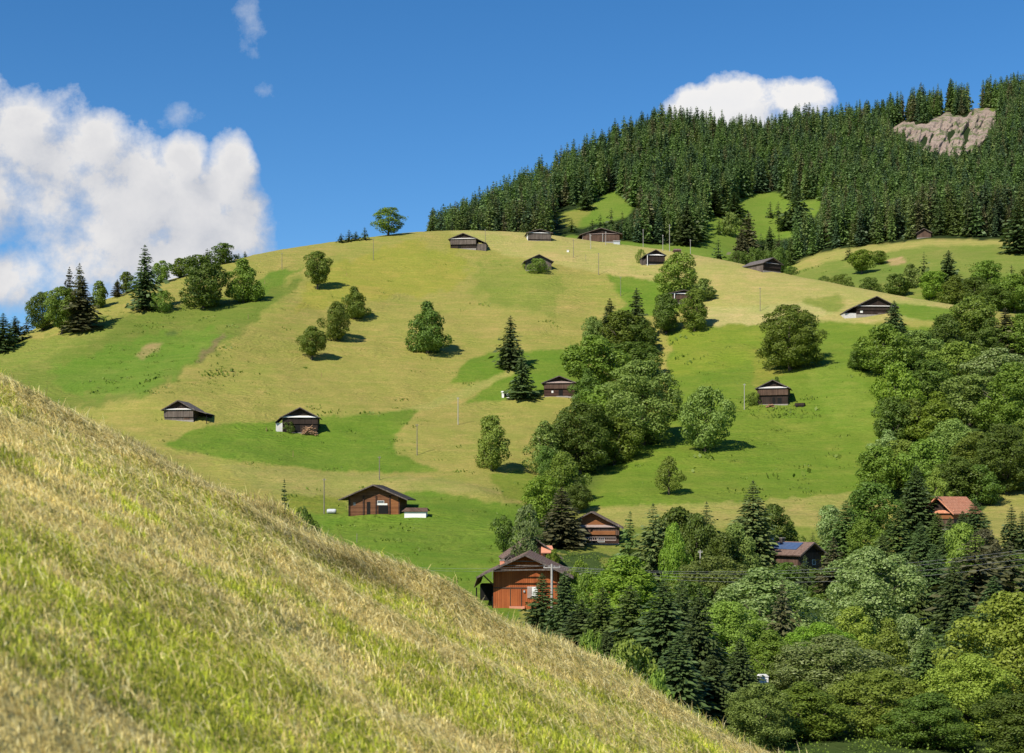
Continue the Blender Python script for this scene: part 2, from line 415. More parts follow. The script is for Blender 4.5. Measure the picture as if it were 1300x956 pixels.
def grass_field_mat(name, bump=1.0):
    m, nt, b = nmat(name); co = objco(nt)
    a = nt.nodes.new('ShaderNodeAttribute'); a.attribute_name = 'field'
    n1 = noise(nt, mapping(nt, co, (.035,.05,.05)), 1, 5, .6)      # 25 m blotches
    n2 = noise(nt, mapping(nt, co, (.12,.12,.7)), 1, 6, .68)       # streaks along the contour
    n3 = noise(nt, mapping(nt, co, (.9,.9,2.2)), 1, 5, .7)         # tussocks
    c = mixc(nt, maprange(nt, n1, .35, .7, 0, .4), a.outputs['Color'], mixc(nt, 1.0, a.outputs['Color'], (.70,1.0,.55), 'MULTIPLY'))
    c = mixc(nt, maprange(nt, n2, .46, .72, 0, .85), c, mixc(nt, 1.0, a.outputs['Color'], (1.3,1.12,1.35), 'MULTIPLY'))
    c = mixc(nt, maprange(nt, n3, .3, .75, .62, 0), c, mixc(nt, 1.0, c, (.45,.58,.4), 'MULTIPLY'))
    nt.links.new(c, b.inputs['Base Color']); b.inputs['Roughness'].default_value = .9; b.inputs['Specular IOR Level'].default_value = .1
    n4 = noise(nt, mapping(nt, co, (2.6,2.6,5)), 1, 3, .75)
    c = mixc(nt, maprange(nt, n4, .38, .62, .5, 0), c, mixc(nt, 1.0, c, (.62,.72,.5), 'MULTIPLY')); nt.links.new(c, b.inputs['Base Color'])
    n5 = noise(nt, mapping(nt, co, (.035,.05,1.5)), 1, 4, .7)      # rows left by mowing along the slope
    c = mixc(nt, maprange(nt, n5, .46, .6, .28, 0), c, mixc(nt, 1.0, c, (.74,.84,.62), 'MULTIPLY')); nt.links.new(c, b.inputs['Base Color'])
    # cattle terraces following the contour, fading in and out
    s = nt.nodes.new('ShaderNodeSeparateXYZ'); nt.links.new(co, s.inputs[0])
    zz = math_(nt, 'ADD', s.outputs[2], math_(nt, 'MULTIPLY', noise(nt, co, .05, 5), 14))
    wv = math_(nt, 'SINE', math_(nt, 'MULTIPLY', zz, 5.2))
    ms = maprange(nt, noise(nt, co, .022, 3), .44, .58, 0, 1)
    h = math_(nt, 'ADD', math_(nt, 'MULTIPLY', math_(nt, 'MULTIPLY', wv, ms), .30), math_(nt, 'ADD', math_(nt, 'MULTIPLY', n3, 1.1), math_(nt, 'MULTIPLY', n2, .8)))
    bp = nt.nodes.new('ShaderNodeBump'); bp.inputs['Strength'].default_value = .6*bump; bp.inputs['Distance'].default_value = .5
    nt.links.new(h, bp.inputs['Height']); nt.links.new(bp.outputs[0], b.inputs['Normal'])
    return m
M['field'] = grass_field_mat('alpine meadow')
M['far_field'] = grass_field_mat('upper meadow', .6)

def fan(name, zf, cols, rows_fn, mat, base, fields, attr_fn=None, kind='structure'):
    cols = np.asarray(cols); R = rows_fn(cols)          # (rows, cols) of depths
    nr, nc = R.shape
    X = (cols[None, :]-CX)/F*R
    Z = zf(X, R)
    V = np.stack([X, R, Z], -1).reshape(-1, 3)
    px = np.broadcast_to(cols, R.shape).ravel(); py = (HY-(Z-ZC)*F/R).ravel()
    col = paint(px, py, base, fields)
    if attr_fn is not None: col = attr_fn(col, px, py, R.ravel())
    i = np.arange(nr-1)[:, None]*nc+np.arange(nc-1)[None, :]
    f = np.stack([i, i+1, i+nc+1, i+nc], -1).reshape(-1, 4)
    me = new_mesh(name, V, f, [mat], None, True, {'field': col})
    o = link(name, me); o['kind'] = kind
    return o
cols = np.concatenate([np.arange(-1000, -60, 25), np.arange(-60, 1360, 2.5), np.arange(1360, 2700, 25)])
def hill_rows(c):
    near = np.linspace(30, BOT_Y0-2, 26); ys = cv(SKY_Y, c)
    t = np.linspace(0, 1, 250); g = g_of_t(t)
    mid = BOT_Y0+(ys[None, :]-BOT_Y0)*g[:, None]
    beyond = ys[None, :]+np.array([3, 7, 12, 20, 30, 45, 65, 95, 140, 200.])[:, None]
    return np.concatenate([np.broadcast_to(near[:, None], (26, len(c))), mid, beyond])
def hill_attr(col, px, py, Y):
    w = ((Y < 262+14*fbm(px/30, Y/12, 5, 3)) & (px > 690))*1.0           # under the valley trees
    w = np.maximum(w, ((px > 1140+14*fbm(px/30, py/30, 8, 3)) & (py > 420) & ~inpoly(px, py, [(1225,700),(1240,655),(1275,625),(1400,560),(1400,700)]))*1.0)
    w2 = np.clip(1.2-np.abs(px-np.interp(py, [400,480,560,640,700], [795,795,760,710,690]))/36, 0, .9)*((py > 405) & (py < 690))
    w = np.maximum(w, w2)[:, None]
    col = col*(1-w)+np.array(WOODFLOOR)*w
    oob = (Y > cv(SKY_Y, px)+2)[:, None]
    # right-hand hay patch between the woods
    k = inpoly(px, py, [(1225,700),(1240,655),(1275,625),(1400,560),(1400,700)])[:, None]
    return np.where(k, np.array((.33,.275,.09)), col)
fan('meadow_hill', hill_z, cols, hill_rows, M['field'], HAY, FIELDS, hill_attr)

CLEARINGS = [[(708,274),(747,261),(778,241),(806,264),(792,277),(737,290),(712,284)],
             [(858,322),(866,311),(893,308),(898,272),(946,252),(958,245),(994,245),(1005,257),(1042,252),(1040,273),(1008,291),(1009,304),(955,305),(935,332),(900,335)],
             [(690,330),(700,297),(760,304),(830,310),(880,306),(940,322),(1003,338),(1003,365),(700,365)]]
MEADOW2 = [(960,420),(990,345),(1006,336),(1040,321),(1100,312.5),(1180,304),(1300,305.5),(1500,299),(1500,560),(960,560)]
CLIFF = [(1135,166),(1149,154),(1171,161.5),(1178,161),(1198,145),(1223,152),(1232,141.5),(1266,141),(1264,154),(1257,172),(1238,191),(1223,200),(1205,200),(1186,197),(1171,194),(1155,181)]
FAR_FIELDS = [(MEADOW2, (.20,.215,.05), 2), ([(1006,336),(1040,321),(1100,312),(1180,304),(1290,305),(1290,311),(1180,312),(1060,330),(1010,345)], (.36,.29,.10), 2),
              ([(1050,350),(1120,335),(1180,345),(1100,365)], (.17,.20,.045), 6), ([(1125,330),(1147,326),(1150,334),(1130,338)], (.42,.27,.15), 1)]
FAR_FIELDS += [(c, (.165,.215,.035), 2) for c in CLEARINGS]
FAR_FIELDS += [([(708,276),(745,263),(760,262),(730,288),(712,284)], (.26,.235,.06), 3), ([(1226,152),(1240,136),(1262,134),(1268,143),(1255,150),(1240,165)], (.17,.2,.05), 3)]
fcols = np.concatenate([np.arange(-1000, 300, 40), np.arange(300, 1400, 4), np.arange(1400, 2700, 30)])
def far_rows(c):
    pb, yb = far_base(c); ym = cv(M_Y, c); yr = cv(R_Y, c)
    g = g_of_t(np.linspace(0, 1, 70))
    a = yb[None, :]+(ym-yb)[None, :]*g[:, None]; b_ = ym[None, :]+(yr-ym)[None, :]*g[1:, None]
    pre = yb[None, :]+np.array([-60, -25.])[:, None]
    post = yr[None, :]+np.array([8, 20, 40, 80, 150, 300, 600.])[:, None]
    return np.concatenate([pre, a, b_, post])
fan('mountain', far_z, fcols, far_rows, M['far_field'], (.022,.034,.01), FAR_FIELDS)

# land beyond and below everything
gv = np.array([(-9000,-9000,-14),(9000,-9000,-14),(9000,9000,-14),(-9000,9000,-14.)])
m, nt, b = nmat('valley ground'); c_ = noise(nt, objco(nt), .02, 6, .6)
nt.links.new(mixc(nt, c_, (.06,.085,.02), (.11,.14,.04)), b.inputs['Base Color']); b.inputs['Roughness'].default_value = .95
tag(link('ground', new_mesh('ground', gv, np.array([[0, 1, 2, 3]]), [m])), kind='structure')

# ------------------------------------------------------------------ rock face high in the forest
def make_cliff():
    xs = np.arange(1128, 1274, .8); ys = np.arange(136, 206, .8)
    PX, PY = np.meshgrid(xs, ys)
    jx = 4.2*fbm(PX/7, PY/7, 71, 4); jy = 4.2*fbm(PX/7, PY/7, 77, 4)
    ins = inpoly((PX+jx).ravel(), (PY+jy).ravel(), CLIFF).reshape(PX.shape)
    w = ins.astype(float); k = np.ones(7)/7
    for _ in range(2):
        w = np.apply_along_axis(lambda a: np.convolve(a, k, 'same'), 0, w); w = np.apply_along_axis(lambda a: np.convolve(a, k, 'same'), 1, w)
    Y0 = far_Y(PX, PY)
    rid = 1-np.abs(fbm((PX+.35*PY)/11, PY/30, 81, 4))*1.5
    rid2 = fbm((PX+.4*PY)/4, PY/11, 85, 3)
    Y = Y0-(w-.45)*13-w*(rid*11+rid2*5.5)
    V = np.stack([(PX-CX)/F*Y, Y, ZC+(HY-PY)/F*Y], -1).reshape(-1, 3)
    nr, nc = PX.shape; i = np.arange(nr-1)[:, None]*nc+np.arange(nc-1)[None, :]
    f = np.stack([i+nc, i+nc+1, i+1, i], -1).reshape(-1, 4)
    keep = (w.ravel()[f] > .12).all(1)
    m, nt, b = nmat('weathered rock'); co = objco(nt)
    mp = nt.nodes.new('ShaderNodeMapping'); mp.inputs['Rotation'].default_value = (0, .45, 0); mp.inputs['Scale'].default_value = (.22, .1, .05); nt.links.new(co, mp.inputs[0])
    g = noise(nt, mp.outputs[0], 1, 7, .65); g2 = noise(nt, co, .35, 5, .65)
    c = mixc(nt, maprange(nt, g, .3, .7, 0, 1), (.17,.125,.10), (.35,.27,.215))
    c = mixc(nt, maprange(nt, noise(nt, mapping(nt, co, (.5,.3,.06)), 1, 4, .7), .52, .62, 0, .7), c, (.10,.08,.065))
    c = mixc(nt, maprange(nt, math_(nt, 'ADD', math_(nt, 'MULTIPLY', noise(nt, co, .07, 3), .7), math_(nt, 'MULTIPLY', g2, .3)), .53, .58, 0, .95), c, (.085,.11,.03))
    nt.links.new(c, b.inputs['Base Color']); b.inputs['Roughness'].default_value = .95
    bp = nt.nodes.new('ShaderNodeBump'); bp.inputs['Strength'].default_value = .9; bp.inputs['Distance'].default_value = 2.0
    nt.links.new(g, bp.inputs['Height']); nt.links.new(bp.outputs[0], b.inputs['Normal'])
    return link('rock_face', new_mesh('rock_face', V, f[keep], [m], None, False))
tag(make_cliff(), 'bare pinkish grey rock face breaking through the forest under the ridge', 'cliff', kind='structure')
# ------------------------------------------------------------------ the mown slope the photographer stands on
def fg_z(x, y):
    x = np.asarray(x, float); y = np.asarray(y, float)
    k = np.where(y > 14, .010*(y-14)**2, 0)+np.where(y > 24, .03*(y-24)**2, 0)
    z = -1.78-.492*x+.0112*y-k
    z = z+.06*fbm(x/1.1, y/1.1, 55, 3)+.14*fbm(x/3.4, y/4, 58, 2)
    for (yc, h, w) in SWATHS:                       # low ridges where the hay lies in rows down the slope
        z = z+h*np.exp(-((y-yc-.5*fbm(x/3, y*0+yc, 66, 2))/w)**2)*(.7+.75*fbm(x/.8, y/1.0, 68, 3))
    z = np.maximum(z, FLOOR-2.5)
    return ZC+z
SWATHS = [(18.8,.15,.8), (15.4,.11,.6), (12.2,.07,.6), (8.3,.05,.5)]
def straw_mix(x, y):
    """0 = green regrowth, 1 = dry straw"""
    w = .54+.85*fbm(x/1.5, y/1.1, 91, 2)+.85*fbm(x/.40, y/.34, 95, 3)
    for (yc, h, wd) in SWATHS: w = w+(.55 if h > .07 else .25)*np.exp(-((y-yc-.5*fbm(x/3, y*0+yc, 66, 2))/(wd*1.2))**2)
    w = w+.25*smooth(16, 19, y)
    return np.clip(w, 0, 1)
gx = np.concatenate([np.arange(-60, -14, 1.5), np.arange(-14, 8, .12), np.arange(8, 46, 1.0)])
gy = np.concatenate([np.arange(-30, 2, 1.5), np.arange(2, 30, .12), np.arange(30, 60, 1.5)])
GX, GY = np.meshgrid(gx, gy); GZ = fg_z(GX, GY)
nr, nc = GX.shape; i = np.arange(nr-1)[:, None]*nc+np.arange(nc-1)[None, :]
f = np.stack([i, i+1, i+nc+1, i+nc], -1).reshape(-1, 4)
sm = straw_mix(GX, GY).ravel()[:, None]
colg = np.array((.44,.46,.07))*(1-sm)+np.array((.74,.62,.25))*sm
m, nt, b = nmat('stubble soil'); co = objco(nt)
a = nt.nodes.new('ShaderNodeAttribute'); a.attribute_name = 'field'
g = noise(nt, co, 14, 6, .7); g2 = noise(nt, mapping(nt, co, (3, 14, 14)), 1, 5, .65)
c = mixc(nt, maprange(nt, g, .35, .7, 0, .75), a.outputs['Color'], mixc(nt, 1.0, a.outputs['Color'], (.5,.5,.42), 'MULTIPLY'))
c = mixc(nt, maprange(nt, g2, .5, .75, 0, .6), c, (.74,.60,.27))
nt.links.new(c, b.inputs['Base Color']); b.inputs['Roughness'].default_value = .95; b.inputs['Specular IOR Level'].default_value = .1
bp = nt.nodes.new('ShaderNodeBump'); bp.inputs['Strength'].default_value = 1; bp.inputs['Distance'].default_value = .06
nt.links.new(g, bp.inputs['Height']); nt.links.new(bp.outputs[0], b.inputs['Normal'])
tag(link('mown_slope', new_mesh('mown_slope', np.stack([GX, GY, GZ], -1).reshape(-1, 3), f, [m], None, True, {'field': colg})), kind='structure')

def blade_mat(name, trans=.48):
    m, nt, b = nmat(name); a = nt.nodes.new('ShaderNodeAttribute'); a.attribute_name = 'tint'
    nt.links.new(a.outputs['Color'], b.inputs['Base Color']); b.inputs['Roughness'].default_value = .6; b.inputs['Specular IOR Level'].default_value = .25
    t = nt.nodes.new('ShaderNodeBsdfTranslucent'); nt.links.new(a.outputs['Color'], t.inputs[0])
    ms = nt.nodes.new('ShaderNodeMixShader'); ms.inputs[0].default_value = trans
    nt.links.new(b.outputs[0], ms.inputs[1]); nt.links.new(t.outputs[0], ms.inputs[2]); nt.links.new(ms.outputs[0], nt.nodes['Material Output'].inputs[0])
    return m
M['blade'] = blade_mat('grass blades')

def blades(name, x, y, L, W, lean, az, tint, lift=0.0, droop=.5):
    """n curved blades of three points; az = heading of the lean, lean = horizontal share"""
    n = len(x); z = fg_z(x, y)+lift
    base = np.stack([x, y, z], -1); h = np.stack([np.cos(az), np.sin(az), np.zeros(n)], -1)
    slope = np.stack([np.zeros(n), np.zeros(n), -.492*np.cos(az)], -1)
    up = np.array([0, 0, 1.0])
    d1 = h*(lean*.7)[:, None]+up*np.sqrt(np.maximum(1-(lean*.7)**2, .02))[:, None]
    d1 = d1+slope*(lean)[:, None]
    ln2 = np.clip(lean+droop*lean+.1, 0, 1.2)
    d2 = h*ln2[:, None]+up*np.sqrt(np.maximum(1-ln2**2, .0))[:, None]*.9+slope*ln2[:, None]-up*(np.maximum(ln2-.95, 0)*.6)[:, None]
    p1 = base+d1*(L*.5)[:, None]; p2 = p1+d2*(L*.5)[:, None]
    ph = RNG.uniform(0, 2*pi, n); s = np.stack([np.cos(ph), np.sin(ph), .2*np.sin(ph*3)], -1)*(W*.5)[:, None]
    V = np.stack([base-s, base+s, p1+s*.8, p1-s*.8, p2], 1).reshape(-1, 3)
    k = np.arange(n)[:, None]*5
    F4 = np.concatenate([k+np.array([[0, 1, 2]]), k+np.array([[0, 2, 3]]), k+np.array([[3, 2, 4]])], 0)
    T = np.repeat(tint, 5, 0)
    return link(name, new_mesh(name, V, F4, [M['blade']], None, False, {'tint': T}))

def scatter(n, y0, y1, pw, x0=-.40, x1=.25):
    """points on the slope, inside a wedge a little wider than the view"""
    y = (y0**pw+RNG.random(n)*(y1**pw-y0**pw))**(1/pw)
    x = x0*y-1.5+RNG.random(n)*((x1-x0)*y+2.2)
    return x, y
STRAW = np.array([(.84,.73,.32),(.78,.66,.26),(.88,.80,.44),(.70,.58,.23),(.52,.41,.15)]); GRN = np.array([(.47,.53,.045),(.55,.58,.06),(.37,.44,.045),(.62,.62,.10)])
def dark_rows(x, y):
    """weight of two uneven darker rows tinted into the stubble and hay"""
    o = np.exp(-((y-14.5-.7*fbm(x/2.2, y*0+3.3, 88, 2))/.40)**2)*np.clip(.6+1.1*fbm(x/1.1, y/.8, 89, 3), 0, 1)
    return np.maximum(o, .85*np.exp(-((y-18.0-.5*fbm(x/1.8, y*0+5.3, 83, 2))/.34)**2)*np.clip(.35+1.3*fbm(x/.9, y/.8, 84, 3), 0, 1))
def tints(x, y, k=.5):
    s = straw_mix(x, y); r = RNG.random(len(x)) < (.12+.85*s)*k*2
    t = np.where(r[:, None], STRAW[RNG.integers(0, len(STRAW), len(x))], GRN[RNG.integers(0, len(GRN), len(x))])
    row_w = dark_rows(x, y)
    t = t*(1-.58*row_w[:, None])
    t = t*(1+.28*np.clip(fbm(x/.34, y/.3, 74, 3), -1, 1))[:, None]
    return t*RNG.uniform(.75, 1.25, (len(x), 1)), s
# short stubble
x, y = scatter(580000, 3.0, 21.5, 1.35); T, s = tints(x, y, .52)
L = (RNG.gamma(4, .0095, len(x))*(1.15-.35*s)+.010)*(.55+.04*y); W = .0040+.0005*y
tag(blades('grass', x, y, L, W, RNG.uniform(.03, .62, len(x)), RNG.uniform(0, 2*pi, len(x)), T),
    'short yellow green stubble covering the mown slope in the foreground', 'grass', kind='stuff')
# hay lying in rows, mostly down the slope
xs_, ys_ = [], []
for (yc, h, wd), n in zip(SWATHS, (62000, 40000, 15000, 8000)):
    xx = (-.42+RNG.random(n)*.66)*yc
    yy = yc+.5*fbm(xx/3, xx*0+yc, 66, 2)+RNG.normal(0, wd*.8, n); xs_.append(xx); ys_.append(yy)
xx, yy = scatter(56000, 4, 20, 1.5); xs_.append(xx); ys_.append(yy)
x = np.concatenate(xs_); y = np.concatenate(ys_); n = len(x)
T = np.array(STRAW)[RNG.integers(0, 5, n)]*RNG.uniform(.7, 1.3, (n, 1))
gmask = RNG.random(n) < .16; T[gmask] = np.array((.22,.24,.06))*RNG.uniform(.6, 1.2, (gmask.sum(), 1))
T = T*(1-.55*dark_rows(x, y)[:, None])
az = RNG.normal(-.15, .9, n)+np.where(RNG.random(n) < .3, pi, 0)
lift = RNG.random(n)*.05
tag(blades('hay', x, y, (RNG.gamma(4, .020, n)+.025)*(.36+.052*y), .0026+.00035*y, RNG.uniform(.85, 1.08, n), az, T, lift, .12),
    'dry cut hay lying in rows across the mown slope', 'hay', kind='stuff')
# taller dry tufts left standing along the brow and here and there
tx, ty = [], []
for _ in range(520):
    if random.random() < .72: cy = random.uniform(16.5, 21.5)
    else: cy = random.uniform(6, 16)
    cx = random.uniform(-.42, .25)*cy; k = random.randint(8, 34); r = random.uniform(.05, .22)
    tx.append(cx+RNG.normal(0, r, k)); ty.append(cy+RNG.normal(0, r, k))
for _ in range(120):                                 # thick lumps of raked hay on the brow
    cy = random.gauss(18.9, .8); cx = random.uniform(-.42, .25)*cy; k = random.randint(50, 130); r = random.uniform(.12, .34)
    tx.append(cx+RNG.normal(0, r*1.4, k)); ty.append(cy+RNG.normal(0, r*.6, k))
x = np.concatenate(tx); y = np.concatenate(ty); n = len(x)
T, s = tints(x, y, .62)
tag(blades('dry_tufts', x, y, (RNG.gamma(6, .018, n)+.03)*(.35+.035*y), .0035+.0003*y, RNG.uniform(.1, .75, n), RNG.normal(.3, 1.4, n), T, RNG.random(n)**2*.12, .35),
    'taller dry grass tufts standing along the brow of the mown slope', 'grass', kind='stuff')
# ------------------------------------------------------------------ tree library (unit height, built once, shared)
def unit(v): return v/(np.linalg.norm(v, axis=-1, keepdims=True)+1e-9)
def kites(P, Nn, L, W, rng, along=None, fold=0.0):
    """pointed leaf-clump faces at P facing Nn"""
    n = len(P); r = unit(rng.normal(size=(n, 3))) if along is None else along
    t = unit(np.cross(Nn, r)); a = unit(np.cross(t, Nn)) if along is None else unit(along)
    if along is not None: t = unit(np.cross(Nn, a))
    L = np.broadcast_to(L, n)[:, None]; W = np.broadcast_to(W, n)[:, None]
    V = np.stack([P-a*L*.5, P+t*W*.5, P+a*L*.5, P-t*W*.5], 1).reshape(-1, 3)
    return V, np.arange(n*4).reshape(-1, 4)

PROFILE = {  # half width (share of full) at relative crown height 0..1
 'round':   ([0,.08,.25,.45,.65,.85,1], [.30,.62,.92,1,.9,.58,.16]),
 'oval':    ([0,.1,.3,.5,.7,.88,1], [.34,.68,.95,1,.82,.48,.12]),
 'broad':   ([0,.1,.3,.55,.75,.9,1], [.5,.85,1,.97,.82,.55,.2]),
 'egg':     ([0,.08,.2,.4,.6,.8,1], [.45,.8,1,.93,.7,.4,.08]),
 'column':  ([0,.1,.3,.6,.8,.92,1], [.5,.8,.95,1,.9,.6,.2]),
}
def broadleaf(seed, prof, npuff, nleaf, lsize, base=.12, halfw=.36, puff=.15, gap=.0):
    """crown mesh + trunk mesh; total height 1"""
    rng = np.random.default_rng(seed); hx, hw = PROFILE[prof]
    cs, rs = [], []
    lob = rng.uniform(0, 2*pi, 3)
    for i in range(npuff):
        u = (i+rng.random())/npuff; z = base+(1-base)*u*.96
        R = halfw*np.interp(u, hx, hw)
        a = i*2.39996+rng.normal(0, .5); R *= 1+.26*sin(2*a+lob[0]+4*u)+.17*sin(3*a+lob[1]+5*u)
        rr = R*(rng.random()**.38)*.86
        r = puff*rng.uniform(.6, 1.25)*(.72+.45*np.interp(u, hx, hw))
        r = min(r, 1.0-z+.03) if z < .97 else r*.5
        cs.append((rr*cos(a), rr*sin(a), min(z, 1-r*.75))); rs.append(r)
    cs = np.array(cs); rs = np.array(rs)
    w = rs**2; k = rng.choice(npuff, nleaf, p=w/w.sum())
    d = unit(rng.normal(size=(nleaf, 3))+np.array([0, 0, .28])+.55*unit(cs[k]-np.array([0, 0, .45])))
    rad = rs[k]*(1-.34*rng.random(nleaf)**2.2)*(1+.16*rng.normal(size=nleaf)*(rng.random(nleaf) < .3))
    P = cs[k]+d*rad[:, None]*np.array([1, 1, .82])
    Nn = unit(d+.42*rng.normal(size=(nleaf, 3)))
    if gap > 0:
        keep = fbm(P[:, 0]*9+P[:, 2]*3, P[:, 1]*9+P[:, 2]*7, seed, 2) > (-1.2+gap*1.6)
        P, Nn = P[keep], Nn[keep]
    L = lsize*rng.uniform(.65, 1.5, len(P))
    V, f = kites(P, Nn, L, L*rng.uniform(.55, .8, len(P)), rng)
    V[:, 2] = np.maximum(V[:, 2], .015)
    crown = (V, f)
    tb = MB(); rt = .022
    tb.tube([(0,0,-.08),(0,0,.03),(.006,.004,base+.1),(.0,.01,.5),(0,0,.8)], [rt*1.5, rt*1.1, rt*.9, rt*.6, rt*.2], 7)
    for j in range(7):
        a = rng.random()*2*pi; z0 = base+rng.random()*.3; l = halfw*rng.uniform(.5, .8)
        tb.tube([(0,0,z0),(l*.45*cos(a),l*.45*sin(a),z0+.1),(l*cos(a),l*sin(a),z0+.24)], [rt*.5, rt*.35, rt*.1], 5)
    return crown, tb

def conifer(seed, levels, nb, sprays, base=.05, halfw=.17, droop=.35, power=.85, rag=.25, fill=1.0):
    rng = np.random.default_rng(seed); Ps, As, Ns, Ls, Ws = [], [], [], [], []
    for i in range(levels):
        u = (i+.6*rng.random())/levels; z0 = base+(1-base)*(1-(1-u)**1.12)*.985
        R = halfw*(1-u)**power*(1+.08*sin(9*u+seed))+.006
        n = max(5, int(nb*(1-.35*u)+.5)); off = rng.random()*6.28
        for j in range(n):
            a = off+j*2*pi/n+rng.normal(0, .22); l = R*(1+rag*rng.normal()); l = max(l, .2*R)
            h = np.array([cos(a), sin(a), 0]); side = np.array([-sin(a), cos(a), 0])
            dr = droop*(1-u*1.25)+.05*rng.normal()
            for s in range(sprays):
                q = (s+.5+.3*rng.normal())/sprays; q = min(max(q, .12), 1)
                p = h*l*q+np.array([0, 0, z0-dr*l*q+.12*l*q*q])
                sd = (rng.random()-.5)*2
                dirn = unit(h+side*sd*.9+np.array([0, 0, -.35-.25*rng.random()]))
                Ps.append(p+side*sd*l*.10); As.append(dirn)
                Ns.append(unit(np.array([0, 0, 1.0])+.75*rng.normal(size=3)+h*.45))
                Ls.append(l*(.62 if sprays < 4 else .40 if sprays < 7 else .30)*rng.uniform(.75, 1.3)*(1.15-.3*q)*fill+.008); Ws.append(l*(.36 if sprays < 4 else .20 if sprays < 7 else .12)*rng.uniform(.7, 1.3)*fill+.006)
    # leader
    for j in range(4):
        Ps.append(np.array([0, 0, .975])); As.append(np.array([.1*rng.normal(), .1*rng.normal(), 1.0])); Ns.append(unit(np.array([cos(j*1.6), sin(j*1.6), 0]))); Ls.append(.045); Ws.append(.018)
    V, f = kites(np.array(Ps), np.array(Ns), np.array(Ls), np.array(Ws), rng, np.array(As))
    V[:, 2] = np.clip(V[:, 2], .004, 1.0)
    tb = MB(); tb.tube([(0,0,-.08),(0,0,.04),(0,0,.5),(0,0,.93)], [.017,.014,.008,.002], 6)
    return (V, f), tb

LIB = {}
def reg(kind, variants, leafmat, bark='bark'):
    out = []
    for (V, f), tb in variants:
        w = np.percentile(np.hypot(V[:, 0], V[:, 1]), 93)*2
        cm = new_mesh('crown', V, f, [M[leafmat]])
        tm = new_mesh('trunk', np.array(tb.v), tb.f, [M[bark]], None, True)
        out.append((cm, tm, w))
    LIB[kind] = out
profs = ['round','oval','broad','egg','round','oval']
reg('b_s', [broadleaf(100+i, profs[i], 24, 2900, .056, puff=.17) for i in range(4)], 'leaf')
reg('b_m', [broadleaf(200+i, profs[i], 52, 9500, .032, base=[.10,.20,.08,.07,.12,.1][i], puff=.122, gap=.12) for i in range(6)], 'leaf')
reg('b_l', [broadleaf(300+i, profs[i], 120, 27000, .0195, base=.08, puff=.088) for i in range(4)], 'leaf')
reg('tall', [broadleaf(330+i, 'column', 60, 8000, .03, base=.07, halfw=.24, puff=.10, gap=.15) for i in range(2)], 'leaf')
reg('airy', [broadleaf(340+i, ['oval','egg'][i], 48, 6500, .029, base=.16, halfw=.30, puff=.105, gap=.35) for i in range(2)], 'leaf')
reg('bush', [broadleaf(360+i, 'broad', 30, 4200, .05, base=.02, halfw=.55, puff=.2) for i in range(3)], 'leaf')
reg('c_s', [conifer(400+i, 16, 8, 2, halfw=.18+.02*i) for i in range(3)], 'needle')
reg('c_m', [conifer(500+i, 34, 12, 5, halfw=.19+.02*i, base=.04) for i in range(4)], 'needle')
reg('c_l', [conifer(600+i, 48, 15, 9, halfw=.21+.02*i, base=.02, rag=.2) for i in range(3)], 'needle')
reg('larch', [conifer(700+i, 36, 11, 5, halfw=.2, base=.08, droop=.15, rag=.3, fill=.95) for i in range(2)], 'needle_light')

TREES = []
COUNT = {}
def tree(name, kind, at, H, W, mat, label, cat='tree', group=None, var=None, rz=None, bark=None):
    lib = LIB[kind]; v = (COUNT.get(kind, 0) if var is None else var) % len(lib); COUNT[kind] = COUNT.get(kind, 0)+1
    cm, tm, w = lib[v]
    e = bpy.data.objects.new(name, None); C.objects.link(e); e.location = at; e.empty_display_size = .5
    e.rotation_euler = (0, 0, random.uniform(0, 6.28) if rz is None else rz); e.scale = (W/w, W/w, H)
    tag(e, label, cat, group)
    cr = bpy.data.objects.new('crown', cm); C.objects.link(cr); cr.parent = e
    if mat:
        cr.material_slots[0].link = 'OBJECT'; cr.material_slots[0].material = M[mat]
    tr = bpy.data.objects.new('trunk', tm); C.objects.link(tr); tr.parent = e
    if bark: tr.material_slots[0].link = 'OBJECT'; tr.material_slots[0].material = M[bark]
    TREES.append(e)
    return e
def put(name, kind, px, base, top, wpx, mat, label, Y=None, far=False, group=None, cat='tree', **k):
    """stand a tree on the ground surveyed at (px, base); its top and width measured from the viewpoint"""
    x, y, z = (on_far if far else on_hill)(px, base if base is not None else 0, Y)
    H = (ZC+(HY-top)/F*y)-z
    return tree(name, kind, (x, y, z-.15), H+.15, wpx/F*y*(1.0 if kind[0] == 'c' or kind == 'larch' else 1.12), mat, label, cat, group, **k)
B, S = 'broadleaf_tree', 'spruce_tree'
# ------------------------------------------------------------------ trees standing singly on the meadows (px, foot, top, width)
g1 = 'trees along the left skyline'
put(S,'c_m',4,447,397,30,'needle','dark spruce at the far left end of the hill skyline',group=g1)
put(S,'c_m',19,436,401,24,'needle','small dark spruce, second from the far left end of the skyline',group=g1)
put(S,'c_s',34,424,403,14,'needle_brown','low dark spruce between the far left spruces and the rounded trees',group=g1)
put(B,'b_m',54,420,371,38,'leaf_dark','rounded dark green tree, lowest of the leafy clump on the left skyline',group=g1)
put(B,'b_m',79,424,364,40,'leaf','bright green rounded tree beside the brown spruce on the left skyline',group=g1)
put(S,'c_m',88,400,338,20,'needle_brown','slim spruce behind the leafy clump, left of the twin tops',group=g1,Y=505)
put(S,'c_m',101,402,333,24,'needle_brown','tallest spruce top rising behind the leafy clump on the left skyline',group=g1,Y=500)
put(S,'c_m',105,421,350,38,'needle_brown','broad brownish spruce in front of the twin tops on the left hillside',group=g1)
put(B,'b_s',126,391,357,20,'leaf','small round tree to the right of the brownish spruce on the skyline',group=g1)
put(S,'larch',149,377,354,12,'needle_brown','thin sparse conifer on the skyline between two round trees',group=g1)
